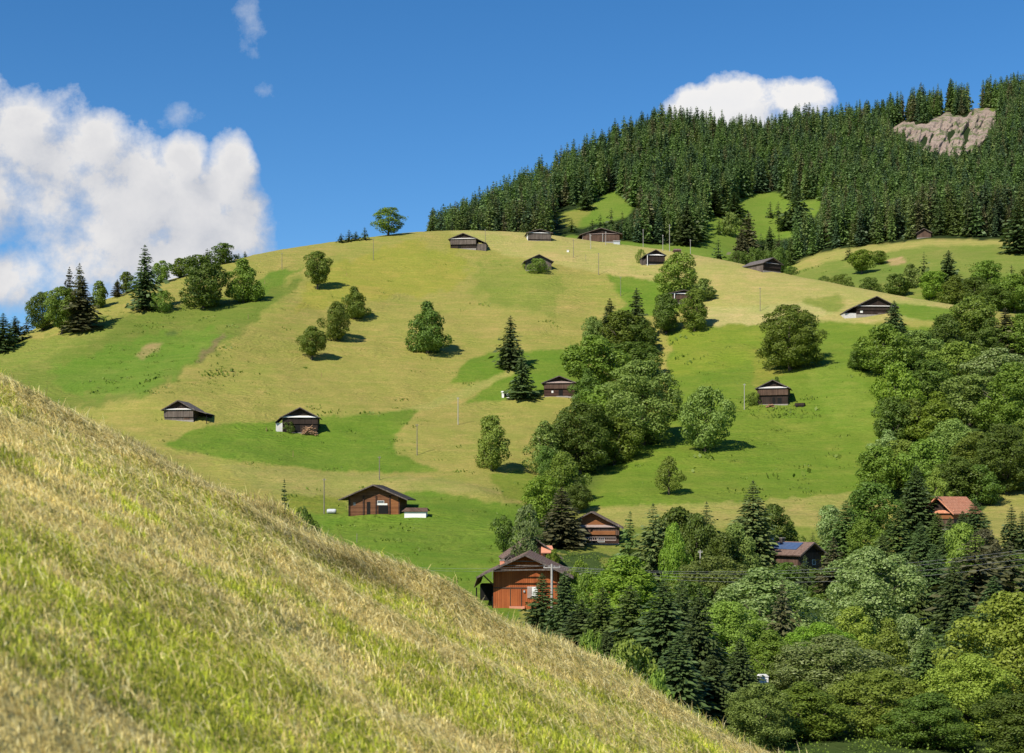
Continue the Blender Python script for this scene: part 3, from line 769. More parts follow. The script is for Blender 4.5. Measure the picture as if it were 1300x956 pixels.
put(B,'b_s',161,372,345,20,'leaf','oval tree on the skyline just left of the tall lone spruce',group=g1)
put(S,'c_m',184,394,310,32,'needle','tall dark lone spruce on the left hillside with its tip against the cloud',group=g1)
put(B,'b_s',205,359,331,24,'leaf','round tree on the skyline right behind the tall lone spruce',group=g1)
put('bush','bush',205,396,367,24,'leaf','round green bush beside the foot of the tall lone spruce',group=g1,cat='bush')
put(B,'b_s',228,352,328,24,'leaf','round skyline tree left of the large dark leaning tree',group=g1)
put(B,'b_s',245,347,330,20,'leaf_pale','pale low tree on the skyline behind the large dark tree',group=g1)
put(S,'c_s',263,341,315,16,'needle','spruce tip rising behind the large dark tree on the skyline',group=g1)
put(B,'b_s',283,335,309,28,'leaf_dark','dark round tree on the skyline between the spruce tip and open grass',group=g1)
put(S,'c_s',303,328,321,6,'needle','tiny conifer on bare skyline, left one of a pair',group=g1)
put(S,'c_s',311,326,318,6,'needle','tiny conifer on bare skyline, right one of a pair',group=g1)
put(B,'b_m',258,391,324,52,'leaf_dark','large dark irregular tree on the left hillside above the green gully',var=2)
put(B,'b_m',309,384,329,43,'leaf','pointed leafy tree with a long shadow at the top of the grass rib',var=3)
g2 = 'lone trees on the hay meadow'
put(B,'b_m',403,367,319,31,'leaf','lone roundish tree with bare stem high on the hay meadow',var=1,group=g2)
put(B,'b_m',450,405,364,34,'leaf','upper tree of the touching pair on the hay meadow',var=3,group=g2)
put(B,'b_m',427,433,383,34,'leaf','lower tree of the touching pair on the hay meadow',var=0,group=g2)
put(B,'b_m',396,457,414,31,'leaf','small lone tree below the touching pair on the hay meadow',var=1,group=g2)
put(B,'b_m',543,448,383,49,'leaf_dark','big dense egg shaped tree with foliage to the ground amid the hay meadow',var=3,group=g2)
put(B,'airy',493,299,263,34,'leaf','open crowned tree standing on the hilltop skyline against blue sky',group=g2)
for px, tp, lb in ((433,297,'tiny conifer on the hilltop skyline, farthest left of four'),(443,292,'small conifer on the hilltop skyline, second of four'),
                   (452,294,'small conifer on the hilltop skyline, third of four'),(463,289,'small conifer on the hilltop skyline beside the open crowned tree')):
    put(S,'c_s',px,float(cv(SKY_PY,px))+2,tp-1,11,'needle',lb,group='small conifers on the hilltop')
put(S,'c_m',648,468,400,31,'needle','tall dark spruce standing above the other one near the small white box')
put(S,'c_m',663,506,449,30,'needle','dark spruce beside the small white box on the meadow')
put(B,'b_m',624,597,527,42,'leaf_light','pale oval tree with long shadow on the lower hay meadow',var=5)
put(S,'c_m',361,651,607,21,'needle','small dark spruce just behind the brow of the mown slope',Y=240)
put('bush','bush',384,664,644,34,'leaf_dark','dark low bush beside the small spruce behind the mown brow',Y=235,cat='bush')
# ------------------------------------------------------------------ the row of trees in the ravine
g3 = 'trees filling the ravine'
put(B,'b_m',753,445,402,27,'leaf_pale','pale slender tree at the upper left end of the ravine row',group=g3)
put(S,'c_m',774,432,378,28,'needle','dark spruce at the upper end of the ravine row, shorter of two',group=g3)
put(S,'c_m',808,440,365,32,'needle','tall spruce with pointed top at the upper end of the ravine row',group=g3)
put(B,'b_m',788,452,394,59,'leaf','leafy tree between the two upper spruces of the ravine row',group=g3)
put(B,'b_m',812,452,404,46,'leaf_dark','dark leafy tree under the tall pointed spruce of the ravine row',group=g3)
put(B,'b_m',755,500,426,68,'leaf','large leafy tree on the ravine row above the hay barn with grey pent roof',group=g3)
put(B,'b_m',805,488,434,66,'leaf_dark','wide leafy tree in the ravine row against the right hand pasture',group=g3)
put(B,'b_m',745,522,468,41,'leaf_dark','dark leafy tree just right of the hay barn on the ravine edge',group=g3)
put(B,'b_l',816,566,458,100,'leaf_pale','largest greyish green crown of the ravine row, facing the pasture',group=g3)
put(B,'b_m',768,560,489,75,'leaf','leafy tree in the middle of the ravine row left of the largest crown',group=g3)
put(B,'b_l',736,602,510,78,'leaf_dark','large dark leafy tree at the lower middle of the ravine row',group=g3)
put(B,'b_m',780,590,530,59,'leaf','leafy tree casting shade on the pasture at the lower ravine',group=g3)
put(B,'airy',692,606,534,46,'leaf_pale','thin pale tree with see-through crown at the left of the ravine row',group=g3)
put(B,'tall',694,628,566,24,'leaf_dark','ivy clad narrow tree below the thin pale tree',group=g3)
put(B,'b_m',716,640,574,48,'leaf','round leafy tree beside the ivy clad narrow tree',group=g3)
put(B,'b_m',735,652,614,32,'leaf_dark','dark low tree at the bottom end of the ravine above the farmhouse',group=g3)
put(B,'b_m',688,668,604,46,'leaf_lime','bright green tree at the foot of the ravine row',group=g3)
put(S,'c_l',713,694,618,48,'needle_brown','bushy dark brownish conifer left of the brown farmhouse',var=2,group=g3)
put(B,'b_s',640,692,655,27,'leaf_dark','small dark tree on the green field above the cream shed',Y=268)
put(B,'airy',668,712,640,36,'needle_light','feathery olive tree in front of the chalet with red porch roof',Y=240)
# ------------------------------------------------------------------ right of the ravine
put(B,'b_m',860,375,321,45,'leaf_light','light green tree with spreading crown between barns on the tan slope',var=2)
put(B,'b_s',893,382,354,27,'leaf_pale','pale small tree behind the pair hiding a barn on the tan slope')
put(B,'b_m',846,424,373,37,'leaf_dark','left tree of the pair hiding a small barn on the tan slope')
put(B,'b_m',882,420,366,39,'leaf','right tree of the pair hiding a small barn on the tan slope')
put('bush','bush',813,334,316,11,'leaf_light','small light green bush beside the barn with white posts',cat='bush')
put(B,'b_l',1003,470,387,76,'leaf','big broad tree standing alone at the top of the right hand pasture',var=2)
put(B,'b_m',895,573,491,58,'leaf_pale','greyish green tree standing on the right hand pasture by the ravine',var=0)
put(B,'airy',849,628,579,32,'leaf_light','young pale tree on the lower right hand pasture')
put('bush','bush',986,490,478,8,'leaf_dark','little bush behind the roof of the barn on the pasture',cat='bush')
put('bush','bush',957,514,498,15,'leaf','green bush at the left corner of the barn on the pasture',cat='bush')
put('bush','bush',683,346,328,27,'leaf','wild bush growing over the ruined hut on the hilltop meadow',cat='bush',var=0)
put('bush','bush',668,341,331,12,'leaf_light','small light bush at the left end of the overgrown hut',cat='bush')
put('bush','bush',368,549,535,16,'leaf_dark','dark shrub against the front of the barn with white eave',cat='bush')
# ------------------------------------------------------------------ second meadow on the right
g4 = 'trees on the upper right meadow'
put(B,'b_m',1094,348,317,29,'leaf_lime','bright round tree alone on the upper right meadow',far=True,group=g4)
put(S,'c_s',1078,330,314,14,'needle','dark conifer just behind the bright round tree on the upper meadow',far=True,group=g4)
put(B,'airy',1116,334,318,20,'leaf','thin brownish tree right of the bright round tree on the upper meadow',far=True,group=g4)
put('bush','bush',1046,362,350,14,'leaf_dark','small dark bush at the crest of the tan slope, leftmost of three',far=True,group=g4,cat='bush')
put('bush','bush',1069,366,348,26,'leaf','wide bush at the crest of the tan slope, middle of three',far=True,group=g4,cat='bush')
put('bush','bush',1104,372,352,28,'leaf_dark','round dark bush at the crest of the tan slope, rightmost of three',far=True,group=g4,cat='bush')
put(B,'b_s',1138,376,348,30,'leaf_dark','round dark tree at the left end of the wood on the upper meadow',far=True,group=g4)
put(B,'b_s',1156,366,335,20,'leaf_pale','pale slim tree beside the dark spruce at the upper wood edge',far=True,group=g4)
put(S,'c_s',1173,362,319,17,'needle_mid','narrow spruce at the left end of the upper wood',far=True,group=g4)
put(S,'c_m',1204,366,317,28,'needle','dark spruce standing above the leafy upper wood',far=True,group=g4)
put(B,'b_m',1185,378,344,32,'leaf_lime','bright green tree at the near edge of the upper wood',far=True,group=g4)
put(B,'b_m',1211,388,350,42,'leaf','leafy tree in front of the dark spruce at the upper wood',far=True,group=g4)
put(B,'b_m',1254,366,331,40,'leaf','wide leafy tree behind the upper wood near the right border',far=True,group=g4)
put(S,'c_s',1284,362,336,16,'needle','dark spruce tip at the back of the upper wood',far=True,group=g4)
put(B,'b_m',1236,390,352,42,'leaf_dark','dark leafy tree in the middle of the upper wood',far=True,group=g4)
put(B,'b_m',1288,394,348,48,'leaf','leafy tree at the right end of the upper wood',far=True,group=g4)
put(B,'b_m',1264,396,362,40,'leaf_dark','dark tree low in front of the right end of the upper wood',far=True,group=g4)
put(B,'b_m',1312,390,340,50,'leaf','tree of the upper wood cut by the right border',far=True,group=g4)
put(S,'c_m',1291,324,252,32,'needle','large dark spruce at the right border on the brow of the upper meadow',far=True,group=g4)
# clearings in the forest
g5 = 'trees on the forest clearings'
for px, bs, tp, w, mt, lb in (
  (744,267,238,17,'needle','dark spruce at the upper left edge of the small left clearing'),
  (762,293,271,13,'needle_mid','young spruce in the lower part of the small left clearing'),
  (776,297,264,16,'needle','spruce at the lower right of the small left clearing'),
  (790,296,268,15,'needle_mid','spruce below the right end of the small left clearing'),
  (752,300,278,14,'needle','low spruce between the left clearing and the long barn'),
  (726,294,278,12,'needle_mid','low spruce at the left foot of the small left clearing'),
  (872,311,256,30,'needle','large spruce with long shadow at the lower left of the big clearing'),
  (884,308,268,24,'needle_mid','spruce leaning on the large one at the lower left of the big clearing'),
  (908,275,240,23,'needle','dark spruce at the upper left corner of the big clearing'),
  (932,283,243,27,'needle','broad dark spruce with shadow at the upper edge of the big clearing'),
  (913,300,276,10,'needle_mid','narrow young spruce beside the pale leafy tree in the big clearing'),
  (912,330,302,14,'needle','lone small spruce at the bottom of the big clearing'),
  (950,333,268,28,'needle_brown','tall brownish spruce in the middle of the big clearing'),
  (941,334,286,20,'needle_brown','brownish spruce left of the tall one in the big clearing'),
  (977,326,287,18,'needle','spruce above the barn roof at the bottom of the big clearing'),
  (989,328,294,16,'needle_brown','smaller spruce right of the one above the barn roof'),
  (966,326,295,12,'needle','slim spruce left of the one above the barn roof'),
  (978,277,255,9,'needle','left one of the two slim spruces on the sunny clearing'),
  (988,283,255,13,'needle','right one of the two slim spruces on the sunny clearing'),
  (997,291,268,17,'needle','squat spruce below the two slim spruces on the sunny clearing'),
  (1012,287,232,27,'needle','large spruce at the right side of the sunny clearing')):
    put(S, 'c_m' if w > 16 else 'c_s', px, bs, tp, w, mt, lb, far=True, group=g5)
put(B,'b_s',927,301,270,22,'leaf_pale','pale leafy tree amid the spruces of the big clearing',far=True,group=g5)
for px, bs, tp, w, lb in ((938,338,318,18,'low bush left of the barn below the big clearing'),(956,342,314,26,'rounded bush behind the barn roof below the clearing'),
                          (973,344,318,22,'green bush just above the barn roof below the clearing'),(990,346,314,26,'bush at the right of the barn roof below the clearing'),
                          (1004,345,338,16,'dark bush touching the right end of the barn below the clearing')):
    put('bush','bush',px,bs,tp,w,'leaf_dark',lb,far=(px < 1000),group='bushes below the clearing',cat='bush')
# ------------------------------------------------------------------ wood on the right flank
g6 = 'trees of the right hand wood'
put(S,'c_m',1135,422,381,23,'needle','small dark spruce standing in front of the long dark barn',group=g6)
for kd, px, bs, tp, w, mt, lb in (
  ('b_m',1093,470,436,30,'leaf_dark','dark bush like tree at the left tip of the right hand wood'),
  ('b_m',1124,478,412,54,'leaf','leafy tree below the small dark spruce at the wood edge'),
  ('b_m',1167,470,419,46,'leaf_pale','greyish leafy tree right of the one below the small dark spruce'),
  ('b_m',1201,456,399,44,'leaf_dark','dull green rounded tree at the top edge of the right hand wood'),
  ('b_m',1237,440,376,46,'leaf','pyramid shaped green tree rising at the top of the right hand wood'),
  ('c_m',1276,450,390,32,'needle_brown','dark brown spruce standing out at the top right of the wood'),
  ('b_m',1300,450,398,44,'leaf','leafy tree by the right border beside the brown spruce'),
  ('b_m',1256,455,405,40,'leaf_dark','dark tree between the pyramid tree and the brown spruce'),
  ('b_m',1140,540,460,46,'leaf_lime','bright tall leafy tree along the left edge of the wood'),
  ('b_m',1181,522,456,58,'leaf_dark','wide dark crown inside the wood beside the bright tall tree'),
  ('b_m',1216,490,434,54,'leaf_light','light leafy crown in the upper middle of the wood'),
  ('b_m',1263,500,442,56,'leaf_silver','silvery crown below the brown spruce in the wood'),
  ('b_l',1284,550,460,66,'leaf','large leafy crown near the right border in the middle of the wood'),
  ('b_m',1231,540,476,54,'leaf_pale','pale crown in the middle of the wood left of the large crown'),
  ('b_m',1190,566,498,56,'leaf_lime','bright yellowish crown in the middle of the wood'),
  ('b_m',1134,566,504,42,'leaf_dark','dark crown at the left edge in the middle of the wood'),
  ('b_m',1158,560,506,36,'leaf','narrow crown between the dark edge tree and the bright yellowish one'),
  ('b_m',1210,600,532,50,'leaf_pale','greyish crown above the deep shade in the wood'),
  ('b_l',1276,626,538,76,'leaf_dark','large dark crown shading the small hay patch at the right border'),
  ('b_m',1240,610,548,48,'leaf','leafy crown left of the large dark crown over the hay patch'),
  ('b_m',1308,600,530,50,'leaf','crown at the right border above the small hay patch'),
  ('b_m',1127,590,546,40,'leaf_silver','silvery crown at the left edge beside the pasture'),
  ('b_m',1112,632,566,50,'leaf','rounded crown bulging onto the pasture at the lower wood edge'),
  ('b_m',1145,620,558,50,'leaf_light','light crown behind the bulging one at the lower wood edge'),
  ('b_m',1172,634,558,56,'leaf','leafy crown above the spruce by the red roofed house'),
  ('b_m',1215,640,580,46,'leaf_dark','dark crown in the shade behind the red roofed house'),
  ('b_m',1245,640,590,40,'leaf_dark','dark low crown at the lower edge of the wood by the hay patch'),
  ('c_l',1163,672,590,44,'needle','dark spruce left behind the red roofed house'),
  ('b_m',1188,652,594,30,'leaf_light','light green young tree above the ridge of the red roofed house'),
  ('b_m',1105,684,612,58,'leaf_dark','dark wide crown at the foot of the pasture left of the red roofed house'),
  ('c_l',1074,712,634,42,'needle_mid','spruce at the foot of the pasture right of the white blossoming tree'),
  ('b_m',1054,700,641,34,'leaf_silver','whitish leafy tree at the foot of the pasture'),
  ('c_s',1032,696,675,15,'needle_mid','small bluish conifer above the house with solar panels'),
  ('b_m',1098,716,660,36,'leaf','leafy tree between two spruces below the pasture foot')):
    put(S if kd[0] == 'c' else B, kd, px, bs, tp, w*(1.0 if kd[0] == 'c' else 1.16), mt, lb, group=g6)
# around the red roofed house and down the right side
for kd, px, Y, tp, w, mt, lb in (
  ('c_l',1140,240,645,46,'needle_mid','spruce in front of the red roofed house on its left'),
  ('c_l',1168,232,662,40,'needle','dark spruce standing before the gable of the red roofed house'),
  ('c_l',1206,246,656,30,'needle','dark spruce hiding the middle of the red roofed house'),
  ('c_l',1238,262,632,36,'needle','spruce at the right corner of the red roofed house'),
  ('c_l',1190,262,650,34,'needle_mid','spruce standing close before the porch of the red roofed house'),
  ('c_l',1222,258,648,30,'needle','spruce covering the right wall of the red roofed house'),
  ('c_m',1284,262,640,24,'needle','small spruce on the hay patch, left of two by the right border'),
  ('c_m',1298,262,648,20,'needle','small spruce on the hay patch, right one of two'),
  ('b_m',1222,222,664,38,'leaf_light','pale lime tree in front of the spruces below the red roofed house'),
  ('b_m',1252,228,672,40,'needle_brown','brown leaved tree below the right corner of the red roofed house'),
  ('c_l',1120,222,676,40,'needle_mid','spruce below the pasture foot right of the solar roof'),
  ('c_l',1186,205,690,44,'needle','bluish dark spruce in the right hand valley wood'),
  ('c_l',1160,196,698,34,'needle_mid','narrow green spruce beside the silvery crown'),
  ('larch',1238,182,676,74,'needle_brown','tall brown larch in the right hand valley wood'),
  ('larch',1282,186,686,66,'needle_brown','brown larch near the right border above the yellow green tree'),
  ('c_l',1212,168,706,46,'needle','dark spruce before the brown larches'),
  ('c_l',1262,162,730,54,'needle','dark spruce in the hollow behind the yellow green tree'),
  ('b_l',1106,178,694,92,'leaf_silver','large silvery leaved tree with cloudy crown in the valley wood'),
  ('larch',1058,212,680,38,'needle_brown','sparse brown conifer at the right of the solar roofed house'),
  ('c_m',1022,222,704,20,'needle','small spruce in front of the solar roofed house'),
  ('b_m',1040,214,724,24,'leaf_dark','dark bush like tree before the gable of the solar roofed house'),
  ('b_m',1000,226,714,36,'leaf_dark','dark bush like tree at the left wall of the solar roofed house'),
  ('b_m',1070,196,742,50,'leaf','leafy tree below the sparse brown conifer'),
  ('b_l',906,198,706,92,'leaf_pale','wide greyish green tree left of the house with solar panels'),
  ('b_m',958,206,722,60,'leaf','leafy tree behind the large silvery tree under the wires'),
  ('b_m',872,178,738,50,'leaf_dark','dark tree between the lime crown and the greyish wide tree'),
  ('b_l',968,158,721,126,'leaf_silver','biggest silvery tree in the middle of the valley wood'),
  ('larch',993,140,735,34,'needle_brown','half bare brown conifer in front of the biggest silvery tree'),
  ('b_l',922,142,764,80,'leaf_light','light crown left below the biggest silvery tree'),
  ('b_m',1086,150,770,48,'leaf_yellow','olive crown right of the biggest silvery tree'),
  ('b_l',1040,136,790,66,'leaf_lime','lime green crown below the biggest silvery tree'),
  ('b_l',1055,118,806,116,'leaf_silver','pale leafy crown at the bottom of the valley wood'),
  ('b_l',978,122,800,70,'leaf','leafy crown at the bottom under the half bare conifer'),
  ('c_l',940,112,808,50,'needle','dark spruce at the bottom beside the small white cabinet'),
  ('b_m',1128,130,786,56,'leaf_light','light crown right of the pale bottom crown'),
  ('b_m',1152,138,780,46,'leaf_silver','small silvery crown in the shade of the dark spruces'),
  ('c_l',1176,116,800,42,'needle_mid','bright tipped spruce at the bottom right of the valley wood'),
  ('c_l',1216,128,770,56,'needle','black green spruce in the deepest shade at the bottom right'),
  ('b_l',1290,104,752,124,'leaf_yellow','yellow green tree at the bottom right corner'),
  ('b_l',1232,100,830,86,'leaf_yellow','low yellow green tree left of the corner tree'),
  ('b_l',1120,102,850,100,'leaf_light','light crown along the bottom border under the pale crown'),
  ('b_l',1020,100,866,90,'leaf','leafy crown at the bottom border right of the white cabinet'),
  ('c_l',905,104,830,66,'needle','dark spruce at the bottom border left of the white cabinet'),
  ('b_l',1180,96,880,90,'leaf_dark','dark crown at the bottom border near the right corner'),
  ('b_l',1300,92,880,100,'leaf_dark','dark crown under the yellow green corner tree'),
  ('b_l',964,96,867,74,'leaf_pale','pale crown at the bottom border under the dark spruces'),
  # centre valley
  ('c_m',800,236,648,30,'needle_mid','bluish conifer right of the brown farmhouse, left one'),
  ('larch',829,232,638,42,'needle_light','feathery larch right of the brown farmhouse'),
  ('b_m',862,238,644,62,'leaf_dark','dark round tree right of the feathery larch'),
  ('b_m',856,222,664,30,'leaf_lime','bright narrow tree in front of the dark round tree'),
  ('b_m',884,232,652,40,'leaf_dark','dark tree right of the bright narrow tree'),
  ('larch',897,246,636,28,'needle_light','thin larch top before the tan strip below the pasture'),
  ('c_l',956,250,609,50,'needle_light','tall light green conifer before the tan strip below the pasture'),
  ('b_m',980,262,640,40,'leaf_dark','dark crown to the right of the tall light conifer'),
  ('b_m',1003,264,662,30,'leaf','small round crown left above the solar roof'),
  ('b_m',934,232,664,40,'leaf_pale','grey green tree below the tall light conifer'),
  ('b_m',918,228,676,40,'leaf_dark','dark low tree left of the grey green one'),
  ('b_l',795,165,706,112,'leaf_lime','large bright lime tree right of the red brown barn'),
  ('b_m',748,185,724,38,'leaf','green bush like tree between the barn roof and the lime tree'),
  ('c_l',688,168,727,42,'needle','small spruce before the front wall of the red brown barn'),
  ('c_l',717,160,724,46,'needle','dark spruce beside the pale pole at the red brown barn'),
  ('c_l',738,140,760,60,'needle','dark spruce behind the mown brow, right of the barn'),
  ('c_l',765,136,744,60,'needle_mid','spruce with mid green tips in front of the lime tree, left one'),
  ('c_l',800,130,742,74,'needle_mid','broad spruce with drooping boughs in front of the lime tree'),
  ('c_l',842,122,734,76,'needle','tall dark spruce at the right of the lime tree'),
  ('c_l',866,134,736,52,'needle','slender black green spruce behind the tall dark one'),
  ('c_l',888,116,748,66,'needle','dark spruce right of the tall dark one above the bottom border'),
  ('c_l',862,100,800,70,'needle','dark spruce at the bottom border above the end of the mown slope'),
  ('c_l',770,112,800,60,'needle','dark spruce low behind the hazel bush')):
    put(S if kd[0] == 'c' else ('larch_tree' if kd == 'larch' else B), kd, px, None, tp, w*(1.0 if kd[0] == 'c' else 1.1), mt, lb, Y=Y, group='trees of the valley wood')
put('bush','bush',796,890,812,78,'leaf_light','light green hazel bush at the lower end of the mown slope',Y=88,cat='bush')
put('bush','bush',752,850,800,40,'leaf','green bush between the mown brow and the dark spruces',Y=106,cat='bush')
put('bush','bush',835,930,852,60,'leaf_light','pale bush at the bottom border where the mown slope ends',Y=80,cat='bush')
put('bush','bush',735,722,711,26,'leaf_lime','bright bush in front of the grey roofed house with chimney',Y=215,cat='bush')
put('bush','bush',703,712,697,22,'leaf_lime','bright green bush under the chalet with red porch roof',Y=232,cat='bush')
# ------------------------------------------------------------------ the spruce forest on the mountain
def forest():
    rng = np.random.default_rng(5); pts = []
    for Y in np.arange(690, 1330, 6.0):
        for x in np.arange(-.16*Y, .47*Y, 6.0):
            pts.append((x+rng.uniform(-3.1, 3.1), Y+rng.uniform(-3.1, 3.1)))
    p = np.array(pts); z = far_z(p[:, 0], p[:, 1]); px = CX+F*p[:, 0]/p[:, 1]; py = HY-(z-ZC)*F/p[:, 1]
    pm = cv(M_PY, px); ym = cv(M_Y, px); yr = cv(R_Y, px)
    ok = (p[:, 1] < yr+22) & (px > 546)
    for c in CLEARINGS+[MEADOW2]: ok &= ~inpoly(px, py, c)
    cl = [(a, b_+6) for a, b_ in CLIFF]
    ok &= ~(inpoly(px, py, CLIFF) | inpoly(px, py+4, CLIFF))
    ok &= ~((px > 1005) & (p[:, 1] < ym+3)) & (p[:, 1] > ym-45)
    H = 12+18*rng.beta(2.0, 1.5, len(p))*np.where(rng.random(len(p)) < .12, .75, 1)
    # keep the rock face in view: lower trees in front of it
    front = (px > 1124) & (px < 1278) & (py > 152) & (py < 240)
    lim = np.interp(px, [1118,1134,1152,1172,1200,1228,1250,1268,1284], [145,165,182,194,200,199,184,152,120])
    Hmax = (py-lim+rng.gamma(1.3, 4.5, len(p)))*p[:, 1]/F
    up_ = (py < np.interp(px, [1134,1149,1171,1198,1223,1232,1268], [166,154,161,145,152,141,141])+3)
    H = np.where(front & ~up_ & (H > Hmax), np.maximum(Hmax, 0), H); ok &= H > 7
    # low growth below the sunny clearings
    for x0, x1, ya, yb_, kx, ky in ((703,812,262,316,[703,712,737,765,792,806,812],[287,287,291,285,279,268,262]), (925,1010,300,345,[925,955,1006,1010],[322,306,300,292]), (1006,1044,262,312,[1006,1020,1044],[292,284,262])):
        q = (px > x0) & (px < x1) & (py > ya) & (py < yb_); hm = (py-np.interp(px, kx, ky))*p[:, 1]/F
        H = np.where(q & (H > hm), hm, H); ok &= ~(q & (H < 7))
    top = py-H*F/p[:, 1]
    ok &= top < cv(SKY_PY, px)-1
    p, z, H, px, py = p[ok], z[ok], H[ok], px[ok], py[ok]
    o = np.argsort(p[:, 1]+np.where((px < 0) | (px > 1310), 1e4, 0)); return p[o], z[o], H[o], px[o], py[o]
FP, FZ, FH, FPX, FPY = forest()
fl = [conifer(800+i, 26, 10, 2, halfw=.16+.014*(i % 3), base=.02, droop=.5, power=.70, fill=1.0, rag=.16) for i in range(5)]
fme = []
for (V, f), tb in fl:
    nv = len(V); vv = np.concatenate([V, np.array(tb.v)]); ff = [tuple(q) for q in f.tolist()]+[tuple(nv+i for i in q) for q in tb.f]
    fme.append(new_mesh('spruce_tree', vv, ff, [M['needle'], M['bark']], [0]*len(f)+[1]*len(tb.f)))
def zone(px, py):
    if px > 1000 and py > 290: return 'dark spruce in the front rank of forest along the brow of the upper meadow', 'spruces along the brow of the upper meadow'
    if px > 1003: return 'dark spruce inside the forest between the sunny clearing and the rock face', 'spruces right of the clearing'
    if px < 700: return 'dark spruce in the forest tongue behind the hilltop barns', 'spruces behind the hilltop'
    if px < 860: return 'dark spruce at the forest foot around the small left clearing', 'spruces round the left clearing'
    return 'dark spruce at the forest edge around the big sunny clearing', 'spruces round the big clearing'
NIND = min(205, len(FP))
MIXN = ['needle','needle_mid','needle_deep','needle_olive','needle_brown','needle','needle_mid']
for i in range(NIND):
    o = bpy.data.objects.new('spruce_tree', fme[i % 5]); C.objects.link(o)
    o.location = (FP[i, 0], FP[i, 1], FZ[i]-.2); h = FH[i]; s = h*RNG.uniform(.72, 1.18); o.scale = (s, s, h); o.rotation_euler = (0, 0, RNG.uniform(0, 6.28))
    o.material_slots[0].link = 'OBJECT'; o.material_slots[0].material = M[MIXN[int(RNG.integers(0, 7))]]
    lb, gr = zone(FPX[i], FPY[i]); tag(o, lb, 'tree', gr)
Vs, Fs, Ms, off = [], [], [], 0
for i in range(NIND, len(FP)):
    V, f = fl[int(RNG.integers(0, 5))][0]; a = RNG.uniform(0, 6.28); s = FH[i]*RNG.uniform(.72, 1.18)
    R = np.array([[cos(a)*s, -sin(a)*s, 0], [sin(a)*s, cos(a)*s, 0], [0, 0, FH[i]]])
    Vs.append(V @ R.T+np.array([FP[i, 0], FP[i, 1], FZ[i]-.2])); Fs.append(f+off); off += len(V)
    Ms.append(np.full(len(f), int(RNG.choice(5, p=[.28,.26,.1,.2,.16]))))
tag(link('forest', new_mesh('forest', np.concatenate(Vs), np.concatenate(Fs), [M['needle'], M['needle_mid'], M['needle_brown'], M['needle_deep'], M['needle_olive']], np.concatenate(Ms))),
    'dense dark spruce forest covering the mountain up to its ridge', 'forest', kind='stuff')
print('forest', len(FP))

# undergrowth on the valley floor between the trees
def undergrowth():
    rng = np.random.default_rng(23); Ps, Ls = [], []
    for _ in range(2600):
        Y = rng.uniform(72, 262); px = rng.uniform(690, 1420)
        x = (px-CX)/F*Y; k = rng.integers(16, 44); r = rng.uniform(.4, 1.3)
        q = rng.normal(0, r*.6, (k, 2)); X = x+q[:, 0]; Yq = Y+q[:, 1]
        Ps.append(np.stack([X, Yq, np.maximum(hill_z(X, Yq), fg_z(X, Yq) if Y < 60 else -1e3)+rng.random(k)*r*.8], -1)); Ls.append(np.full(k, .16+.16*r)*min(1.0, Y/150)*rng.uniform(.6, 1.3, k))
    P, L = np.concatenate(Ps), np.concatenate(Ls)
    V, f = kites(P, unit(rng.normal(size=P.shape)+np.array([0, -.3, .9])), L, L*.65, rng)
    return new_mesh('undergrowth', V, f, [M['leaf']])
tag(link('undergrowth', undergrowth()), 'low green undergrowth covering the valley floor between the trees', 'undergrowth', kind='stuff')
